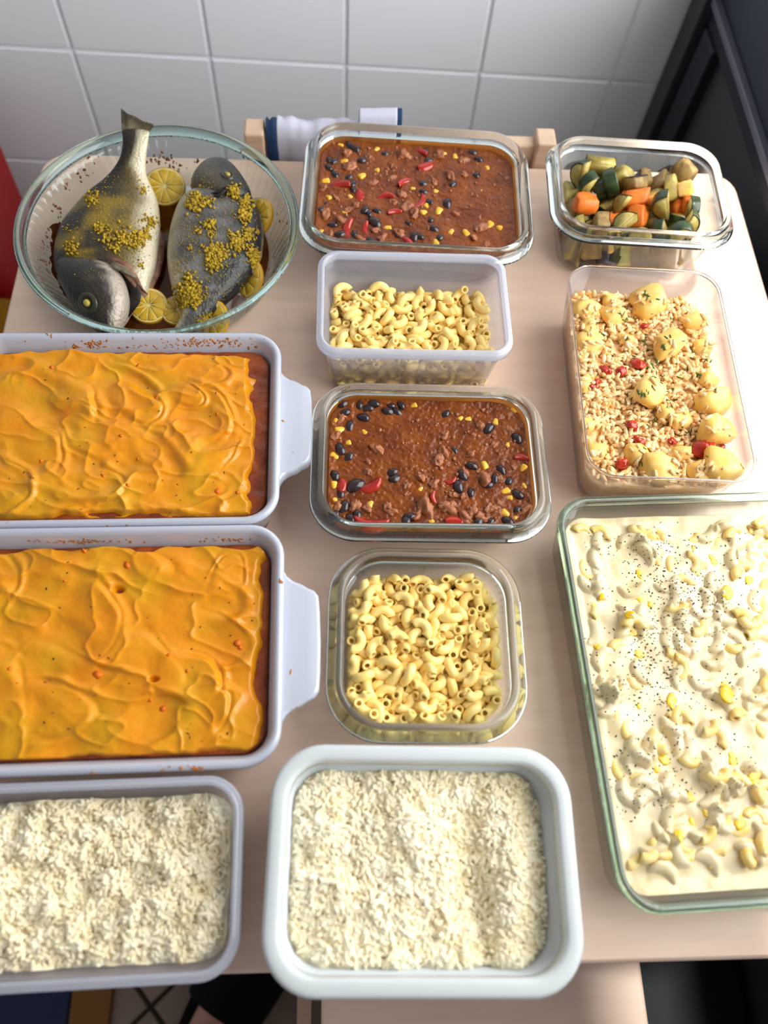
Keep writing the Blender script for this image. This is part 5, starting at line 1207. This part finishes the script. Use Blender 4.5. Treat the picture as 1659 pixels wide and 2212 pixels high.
for k, L in kinds.items():
    label_rows(L, Ev, {'courgette_chunk': 'dark-skinned courgette chunk', 'courgette_piece': 'pale courgette piece', 'aubergine_chunk': 'purple-skinned aubergine chunk', 'carrot_chunk': 'orange carrot chunk', 'potato_cube': 'roasted potato cube'}[k], 'deep glass box')

# ------------------------------------------------------------------ fish dish: broth, lemon, fish
M['broth'] = thin_mat('fish_broth', srgb(210, 140, 70), 1.0, haze=srgb(136, 76, 24), haze_amt=0.55, rough=0.05)
M['fleck'] = mat('burnt_fleck', srgb(128, 74, 44), 0.5, srgb(84, 44, 28), 200)
V, F = loft([[(0.1035 * math.cos(a) * (1 + .01 * math.sin(5 * a)), 0.1035 * math.sin(a), z) for a in [2 * math.pi * i / 96 for i in range(96)]] for z in (0.0068, 0.0105)], True, True)
tag(put('broth', mesh_py('broth', V, F), M['broth'], loc=(DX, DY, 0)), 'amber cooking juice covering the bottom of the fluted fish dish', 'broth', kind='stuff')
bpy.context.view_layer.update()
tr = tree_of(dish_body)
fp_ = []
for cx, cyy, n, sx, sy in ((850, 350, 26, 30, 18), (780, 345, 8, 30, 10), (920, 380, 10, 30, 12), (1020, 350, 5, 15, 8), (1260, 320, 4, 20, 20), (1385, 390, 2, 4, 4), (430, 420, 8, 20, 20), (350, 475, 6, 12, 12), (300, 590, 8, 18, 14), (330, 640, 10, 25, 20), (250, 760, 20, 25, 50), (230, 860, 20, 25, 50), (1440, 780, 20, 25, 90), (1400, 950, 15, 30, 50), (1330, 600, 8, 20, 30), (450, 330, 5, 40, 20)):
    for k in range(n): fp_.append((rng.gauss(cx, sx) / 2.37, 200 + rng.gauss(cyy, sy) / 2.37))
o = drop_flecks(tr, fp_, 0.0015, M['fleck'], None, 'baked_on_flecks', '', '', flat=0.15, asp=(1.1, .8))
o.parent = dish; o.matrix_parent_inverse = dish.matrix_world.inverted();

M['dish_stain'] = thin_mat('brown_baked_film', srgb(150, 92, 52), 0.6, haze=srgb(70, 34, 14), haze_amt=0.72, rough=0.25)
V = []; nA = 90
for i in range(nA + 1):
    a = math.radians(128 + 150 * i / nA)
    k = math.sin(math.pi * i / nA) ** 0.6
    top = 0.010 + k * (0.020 + 0.007 * float(vnoise(i * 0.23, 1.5, 190)) + 0.004 * float(vnoise(i * 0.9, 2.5, 191)))
    for j in range(5):
        z = 0.0095 + (top - 0.0095) * j / 4
        rad_ = 0.1072 + (z - 0.012) * 0.462 - 0.0012
        V.append((rad_ * math.cos(a), rad_ * math.sin(a), z))
put('baked_stain', mesh_py('baked_stain', V, [(i*5+j, (i+1)*5+j, (i+1)*5+j+1, i*5+j+1) for i in range(nA) for j in range(4)]), M['dish_stain'], dish)
M['lemon_rind'] = mat('lemon_rind', srgb(206, 148, 18), 0.4, srgb(220, 168, 34), 90, bump=0.15, bscale=500)
M['lemon_pith'] = mat('lemon_pith', srgb(232, 214, 140), 0.5)
M['lemon_pulp'] = mat('lemon_pulp', srgb(196, 150, 18), 0.18, srgb(222, 182, 52), 130, coat=0.4, bump=0.2, bscale=600)
def lemon(px, py, z, rad, tilt, az, label):
    q = at(px, py, z)
    root = empty('lemon_slice', q)
    root.rotation_euler = (Matrix.Rotation(az, 3, 'Z') @ Matrix.Rotation(tilt, 3, 'X')).to_euler()
    tag(root, label, 'lemon', 'lemon slices in the fish dish')
    t = 0.0028; n = 48
    def ring(r, z_): return [(r * math.cos(2*math.pi*i/n), r * math.sin(2*math.pi*i/n), z_) for i in range(n)]
    V, F = loft([ring(rad * .955, t), ring(rad * .985, t * .9), ring(rad, t * .4), ring(rad, -t * .4), ring(rad * .985, -t * .9), ring(rad * .955, -t)])
    put('rind', mesh_py('rind', V, F), M['lemon_rind'], root)
    V, F = loft([ring(rad * .957, -t), ring(rad * .957, t * .97), ring(rad * .86, t * .8), ring(rad * .05, t * .8)], True, True)
    put('pith', mesh_py('pith', V, F), M['lemon_pith'], root)
    for k in range(10):
        a0 = 2 * math.pi * k / 10 + .03; a1 = 2 * math.pi * (k + 1) / 10 - .03
        P = [(rad * .09 * math.cos((a0+a1)/2), rad * .09 * math.sin((a0+a1)/2))]
        for j in range(7):
            a = a0 + (a1 - a0) * j / 6; rr_ = rad * (.885 - .035 * abs(j - 3) / 3); P.append((rr_ * math.cos(a), rr_ * math.sin(a)))
        cx, cy_ = (sum(p[0] for p in P) / 8, sum(p[1] for p in P) / 8)
        V, F = loft([[(x, y, t * .75) for x, y in P], [(x, y, t * 1.0) for x, y in P], [(cx + (x - cx) * .8, cy_ + (y - cy_) * .8, t * 1.2) for x, y in P]], False, True)
        put('pulp_segment', mesh_py('pulp_segment', V, F), M['lemon_pulp'], root)
lemon(356, 405, 0.0165, 0.0225, 0.30, 0.1, 'lemon slice lying flat between the two fish at the far side')
lemon(557, 470, 0.022, 0.0205, 0.75, -1.1, 'lemon slice leaning on the glass right of the right fish')
lemon(322, 662, 0.0165, 0.0190, 0.25, 0.3, 'lemon slice at the near side by the head of the left fish')
lemon(385, 672, 0.014, 0.0170, 0.15, 0.0, 'lemon slice half hidden under the tail of the right fish')
lemon(530, 600, 0.017, 0.0215, 0.70, -0.9, 'lemon slice wedged under the back of the right fish')
lemon(455, 688, 0.016, 0.0200, 0.75, -0.5, 'lemon slice at the near rim under the tail of the right fish')

M['fish'] = attr_mat('bream_skin', 'pigment', 0.36, bump=0.25, bscale=650, coat=0.25, metal=0.12)
def scales(m, size):
    nt = m.node_tree; N = nt.nodes; L = nt.links
    vo = N.new('ShaderNodeTexVoronoi'); vo.inputs['Scale'].default_value = size
    tc = N.new('ShaderNodeTexCoord'); L.new(tc.outputs['Object'], vo.inputs['Vector'])
    b = N.new('ShaderNodeBump'); b.inputs['Strength'].default_value = 0.45; b.inputs['Distance'].default_value = 0.0015; b.invert = True
    L.new(vo.outputs['Distance'], b.inputs['Height'])
    p = N['Principled BSDF']
    old = p.inputs['Normal'].links[0].from_node if p.inputs['Normal'].links else None
    if old is not None: L.new(old.outputs['Normal'], b.inputs['Normal'])
    L.new(b.outputs['Normal'], p.inputs['Normal'])
scales(M['fish'], 340)
M['fish_fin'] = mat('bream_fin', srgb(84, 76, 60), 0.5, srgb(140, 126, 100), 90, stretch=(1, 1, 1))
M['fish_flesh'] = mat('bream_flesh', srgb(168, 128, 104), 0.5, srgb(120, 76, 58), 120)
M['fish_dark'] = mat('gill_cavity', srgb(30, 18, 14), 0.6)
M['fish_eye'] = mat('cooked_eye', srgb(172, 158, 70), 0.3)
M['fish_ring'] = mat('eye_ring', srgb(52, 48, 30), 0.35, coat=0.3)
M['zest'] = mat('lemon_zest', srgb(194, 160, 26), 0.6, srgb(134, 104, 14), 260, bump=0.3, bscale=900)
def fish_px(x, y): return (x / 2.37, 200 + y / 2.37)
def fish_body(name, st, dark_left, parent, mt, nseg=28, sub=3, colf=None):
    """st: list of (left pixel, right pixel, mid height, half thickness); left/right are the outline of the fish seen in the dish."""
    K_ = len(st); rings = []
    L = np.array([[*at(*fish_px(*s[0]), s[2])] for s in st]); Rr = np.array([[*at(*fish_px(*s[1]), s[2])] for s in st]); T_ = np.array([s[3] for s in st])
    def cr(P, t):
        i = min(int(t), K_ - 2); f = t - i
        p0 = P[max(i-1, 0)]; p1 = P[i]; p2 = P[i+1]; p3 = P[min(i+2, K_-1)]
        return 0.5 * ((2*p1) + (p2-p0)*f + (2*p0-5*p1+4*p2-p3)*f*f + (3*p1-p0-3*p2+p3)*f**3)
    ts = np.linspace(0, K_ - 1, (K_ - 1) * sub + 1); cols = []; V = []
    for t in ts:
        l, r_, th = cr(L, t), cr(Rr, t), max(cr(T_, t), 0.0004)
        c = (l + r_) / 2; hx = (r_ - l) / 2
        for j in range(nseg):
            a = 2 * math.pi * j / nseg
            ca, sa = math.cos(a), math.sin(a)
            p = c + hx * (abs(ca) ** 0.92 * np.sign(ca)) + np.array([0, 0, th * (abs(sa) ** 0.85) * np.sign(sa)])
            V.append(p); k = (1 - ca) / 2 if dark_left else (1 + ca) / 2
            cols.append((k, t / (K_ - 1)))
    n = len(ts)
    F = [(i*nseg+j, i*nseg+(j+1)%nseg, (i+1)*nseg+(j+1)%nseg, (i+1)*nseg+j) for i in range(n-1) for j in range(nseg)] + [tuple(range(nseg)), tuple((n-1)*nseg+j for j in reversed(range(nseg)))]
    V = np.array(V); cols = np.array(cols)
    me = mesh_py(name, V - np.array(parent.location), F)
    set_color(me, colf(cols[:, 0], cols[:, 1], V))
    bm = bmesh.new(); bm.from_mesh(me); bmesh.ops.recalc_face_normals(bm, faces=bm.faces); bm.to_mesh(me); bm.free()
    o = put(name, me, mt, parent)
    s = o.modifiers.new('sub', 'SUBSURF'); s.levels = 1; s.render_levels = 1
    return o
def lin(*c): return np.array(srgb(*c)[:3])
def mixc(a, b, t): return np.atleast_2d(a) * (1 - t[:, None]) + np.atleast_2d(b) * t[:, None]
def sheet(name, outline, zs, parent, mt, thick=0.0009, bulge=0.002, dx=0):
    """A thin fin or flap from an outline of photo pixels and a height for each point."""
    P = [at(*fish_px(*p), z) for p, z in zip(outline, zs)]
    c = sum(P, Vector()) / len(P)
    V = [p - parent.location for p in P]; n = len(V)
    V += [(c + (p - c) * .5) - parent.location + Vector((0, 0, bulge * .7)) for p in P] + [c - parent.location + Vector((0, 0, bulge))]
    F = [(i, (i+1) % n, n + (i+1) % n, n + i) for i in range(n)] + [(n + i, n + (i+1) % n, 2*n) for i in range(n)]
    o = put(name, mesh_py(name, V, F), mt, parent)
    s = o.modifiers.new('solid', 'SOLIDIFY'); s.thickness = thick; s.offset = 0
    return o
def fin_rays(name, base, tips, zb, zt, parent, mt, n=26, wob=0.0006, notch=0.0):
    """A fan fin: base edge (two pixels) to a tip polyline, ridged along the rays."""
    b0, b1 = at(*fish_px(*base[0]), zb), at(*fish_px(*base[1]), zb)
    TP = [at(*fish_px(*p), zt) for p in tips]; V = []
    for i in range(n + 1):
        t = i / n; b = b0.lerp(b1, t); s = t * (len(TP) - 1); k = min(int(s), len(TP) - 2); e = TP[k].lerp(TP[k+1], s - k)
        for j in range(6):
            f = j / 5; p = b.lerp(e, f); p = p + Vector((0, 0, wob * (1 if i % 2 else -1) * (0.3 + f))) ; V.append(p - parent.location)
    F = [(i*6+j, (i+1)*6+j, (i+1)*6+j+1, i*6+j+1) for i in range(n) for j in range(5)]
    o = put(name, mesh_py(name, V, F), mt, parent); s = o.modifiers.new('solid', 'SOLIDIFY'); s.thickness = 0.0012; s.offset = 0
    return o
def eye(px, py, tree, parent, rad):
    h = ray_px(tree, *fish_px(px, py)); n = h[1].normalized(); n = -n if n.z < 0 else n
    q = n.to_track_quat('Z', 'Y').to_matrix().to_4x4()
    m = Matrix.Translation(h[0] - parent.location) @ q
    V = [];
    N_ = 28
    rings = [[tuple(m @ Vector((rad * k * math.cos(2*math.pi*i/N_), rad * k * math.sin(2*math.pi*i/N_) * .92, z))) for i in range(N_)] for k, z in ((1.75, -.001), (1.55, .0007), (1.2, .0011), (1.0, .0004), (.9, -.0006))]
    v, f = loft(rings, False, True); e = put('eye', mesh_py('eye', v, f), M['fish_ring'], parent)
    vb, tb_ = ICO2
    vv = np.array([(m @ Vector((x * rad * .62, y * rad * .6, z * rad * .5 + .0003)))[:] for x, y, z in vb])
    put('pupil', mesh_tri('pupil', vv, tb_), M['fish_eye'], e)
def zest(objs, parent, blobs, specks_, name='zest_crumbs'):
    tr = tree_of(*objs); P = []; S = []
    for x, y, s, n in blobs:
        for k in range(int(n * 2.2)):
            h = ray_px(tr, *fish_px(x + rng.gauss(0, s * .5), y + rng.gauss(0, s * .5)))
            if h[0] is None: continue
            q = rng.uniform(.0007, .0021) * min(1.25, .55 + s / 60); P.append(h[0] + Vector((0, 0, q * rng.uniform(.1, .9)))); S.append((q, q * rng.uniform(.6, 1), q * rng.uniform(.5, .9)))
    for x, y, s, n in specks_:
        for k in range(n):
            h = ray_px(tr, *fish_px(x + rng.gauss(0, s * .5), y + rng.gauss(0, s * .5)))
            if h[0] is None: continue
            q = rng.uniform(.0003, .0008); P.append(h[0] + Vector((0, 0, q * .3))); S.append((q, q, q * .7))
    v, t = scatter(ICO1, np.array([(p - parent.location)[:] for p in P]), np.array(S), rand_rots(len(P)), 0.28)
    o = put(name, mesh_tri(name, v, t), M['zest'], parent); o['kind'] = 'stuff'
    return o

# left bream: head to the near side, tail up over the far rim
f1 = tag(empty('bream', at(*fish_px(560, 760), 0.02)), 'dark roasted bream on the left, tail raised over the rim, head towards the viewer', 'fish')
def col1(k, t, V):
    n = fbm(V[:, 0] * 60, V[:, 1] * 60, 140, 3) * .10
    c = mixc(lin(22, 20, 17), lin(50, 42, 30), sstep(.0, .55, 1 - k + n))
    c = mixc(c, lin(104, 88, 44), sstep(.45, .72, 1 - k + n * 1.4)); z_ = sstep(.05, .4, fbm(V[:, 0] * 45, V[:, 1] * 45, 145, 3)) * sstep(.3, .5, t) * .8; c = mixc(c, lin(150, 122, 26), z_); c = mixc(c, lin(208, 196, 168), sstep(.74 - .25 * sstep(.5, .1, t), .93 - .25 * sstep(.5, .1, t), 1 - k + n)); return c
st1 = [((622,190),(765,190),.076,.0020), ((628,240),(760,240),.072,.0045), ((626,290),(752,290),.066,.0065), ((612,350),(746,350),.058,.0085), ((572,420),(750,420),.048,.0115), ((515,480),(775,480),.041,.0145), ((440,540),(802,540),.035,.0175),
       ((385,600),(817,600),.031,.0195), ((320,680),(821,680),.029,.0210), ((286,760),(815,760),.028,.0215), ((276,840),(806,840),.028,.0205), ((278,900),(796,900),.027,.0190), ((292,960),(772,965),.026,.0165), ((330,1020),(752,1030),.024,.0120), ((390,1060),(700,1060),.022,.006)]
b1 = fish_body('body', st1, True, f1, M['fish'], colf=col1)
def col1h(k, t, V):
    n = fbm(V[:, 0] * 70, V[:, 1] * 70, 150, 3) * .12
    n2 = vnoise(V[:, 0] * 500, V[:, 1] * 60, 151) * .12
    c = mixc(lin(18, 16, 14), lin(46, 40, 33), sstep(.05, .6, 1 - k + n)); return mixc(c, lin(176, 162, 148), sstep(.62, .86, 1 - k + n * 1.3 + n2))
sth1 = [((300,850),(545,880),.036,.004), ((292,880),(590,905),.037,.0125), ((300,940),(632,950),.037,.0175), ((318,1000),(655,1005),.036,.0195), ((350,1060),(664,1065),.034,.0195), ((396,1120),(655,1125),.031,.0180), ((446,1175),(634,1180),.028,.0150), ((500,1222),(606,1225),.026,.0100), ((540,1250),(572,1250),.025,.004)]
h1 = fish_body('head', sth1, True, f1, M['fish'], colf=col1h)
fin_rays('tail_fin', ((626, 200), (762, 200)), [(620, 82), (650, 108), (692, 122), (735, 148), (790, 165)], .074, .086, f1, M['fish_fin'], 30)
sheet('gill_cavity', [(560,872),(610,870),(680,940),(722,1030),(716,1075),(660,1150),(640,1120),(662,1050),(650,970),(600,900)], [.043,.044,.043,.038,.032,.024,.026,.034,.039,.043], f1, M['fish_dark'], bulge=0.0)
sheet('collar_flap', [(545,830),(600,850),(660,870),(700,930),(735,1010),(760,1035),(740,1050),(700,1010),(650,950),(590,890)], [.049,.050,.049,.046,.040,.034,.034,.038,.042,.047], f1, M['fish_flesh'], bulge=.002)
sheet('belly_flap', [(815,690),(845,770),(838,850),(820,930),(780,1010),(720,1060),(700,1075),(745,1020),(780,960),(800,860)], [.020,.018,.018,.018,.018,.018,.020,.022,.022,.022], f1, M['fish_flesh'], bulge=.001)
sheet('pectoral_fin', [(548,850),(600,872),(660,900),(700,945),(690,950),(640,925),(580,900)], [.0505,.0515,.050,.046,.046,.049,.050], f1, M['fish_fin'], bulge=.001)
sheet('jaw', [(660,1080),(700,1080),(690,1110),(650,1180),(610,1228),(596,1222),(630,1170)], [.024,.022,.022,.021,.021,.023,.024], f1, M['fish_flesh'], bulge=.001)
bpy.context.view_layer.update()
eye(445, 1077, tree_of(h1), f1, 0.0062)
zest([b1, h1], f1, [(475,545,36,34),(505,690,30,22),(370,790,34,26),(740,500,22,10),(560,745,40,22),(640,750,46,34),(720,740,46,30),(770,670,36,22),(590,800,26,10),(725,885,18,6),(690,775,30,14),(340,700,16,5),(765,742,14,6)],
     [(600,700,150,120),(520,600,120,60),(700,700,110,120),(560,480,70,30),(400,700,100,50),(640,820,100,60),(700,470,40,20),(460,890,80,20)])

# right bream: head to the far side, tail towards the viewer
f2 = tag(empty('bream', at(*fish_px(1090, 800), 0.02)), 'silver grey roasted bream on the right, head to the far side, thickly topped with zest', 'fish')
def col2(k, t, V):
    n = fbm(V[:, 0] * 55, V[:, 1] * 55, 160, 3) * .14; st = 0.06 * np.sin(V[:, 0] * 900)
    sc_ = np.clip(vnoise(V[:, 0] * 260, V[:, 1] * 200, 161) * 1.6, 0, 1) * .35 * sstep(.1, .4, 1 - k)
    c = mixc(lin(30, 30, 34), lin(80, 77, 72), sstep(.10, .5, 1 - k + n + st)); c = mixc(c, lin(170, 170, 172), sc_); return mixc(c, lin(178, 166, 138), sstep(.70, .95, 1 - k + n))
st2 = [((985,520),(1240,470),.034,.008), ((930,548),(1296,545),.033,.0165), ((888,640),(1336,640),.032,.0205), ((864,740),(1342,740),.031,.0215), ((855,850),(1328,850),.030,.0205), ((866,950),(1285,935),.028,.0180), ((890,1040),(1222,1012),.026,.0145), ((922,1100),(1152,1075),.0245,.0115), ((932,1140),(1098,1125),.0235,.0090), ((912,1178),(1062,1166),.0225,.0065), ((888,1216),(1036,1202),.0215,.0040), ((872,1238),(1024,1226),.021,.0022)]
b2 = fish_body('body', st2, False, f2, M['fish'], colf=col2)
def col2h(k, t, V):
    n = fbm(V[:, 0] * 70, V[:, 1] * 70, 170, 3) * .16
    return mixc(lin(30, 30, 29), lin(84, 76, 60), sstep(.1, .9, 1 - k + n))
sth2 = [((1092,338),(1132,336),.033,.002), ((1040,366),(1178,362),.034,.0085), ((1004,408),(1218,404),.035,.0135), ((982,450),(1248,446),.036,.0165), ((988,490),(1276,492),.037,.0180), ((1030,525),(1290,535),.037,.0180), ((1080,545),(1260,565),.038,.0165), ((1120,560),(1220,575),.039,.012)]
h2 = fish_body('head', sth2, False, f2, M['fish'], colf=col2h)
sheet('mouth', [(980,440),(1010,425),(1060,440),(1050,455),(1010,462),(982,470)], [.036,.043,.049,.049,.045,.037], f2, M['fish_dark'], bulge=.0012)
sheet('lower_jaw', [(976,470),(1010,466),(1060,470),(1075,490),(1040,512),(1000,505),(980,490)], [.030,.045,.050,.050,.045,.034,.031], f2, M['fish_flesh'], bulge=.003)
sheet('gill_slit', [(1000,512),(1050,520),(1120,512),(1160,480),(1168,490),(1130,530),(1060,540),(1005,528)], [.038,.048,.0545,.055,.055,.0545,.048,.040], f2, M['fish_dark'], bulge=.0004)
fin_rays('tail_fin', ((892, 1222), (1030, 1212)), [(820, 1275), (860, 1290), (920, 1285), (985, 1290), (1040, 1280)], .0215, .020, f2, M['fish_fin'], 24)
fin_rays('dorsal_fin', ((1325, 610), (1290, 925)), [(1345, 650), (1352, 740), (1338, 850), (1296, 930)], .031, .026, f2, M['fish_fin'], 22)
sheet('belly_flap', [(928,548),(905,600),(880,680),(874,695),(895,640),(918,565)], [.024,.022,.022,.024,.028,.030], f2, M['fish_flesh'], bulge=.001)
bpy.context.view_layer.update()
eye(1166, 420, tree_of(h2), f2, 0.0046)
zest([b2, h2], f2, [(1000,570,52,90),(1060,560,30,24),(1195,510,36,34),(1260,560,36,34),(1255,630,40,46),(1270,730,36,40),(1215,770,44,46),(1075,680,34,34),(1010,710,20,10),(1110,830,60,84),(1095,880,40,40),(1290,820,36,40),(1310,870,36,40),(970,1020,64,110),(940,1070,40,50),(1000,1060,40,40),(1060,1160,32,26),(975,795,18,8),(1175,725,18,8),(1085,725,24,14),(1320,715,18,8),(965,940,24,14)],
     [(1100,700,180,160),(1000,850,130,120),(1200,950,140,120),(950,700,80,70),(1080,1040,110,90),(1200,600,110,80),(900,900,40,40),(1060,470,80,40)])
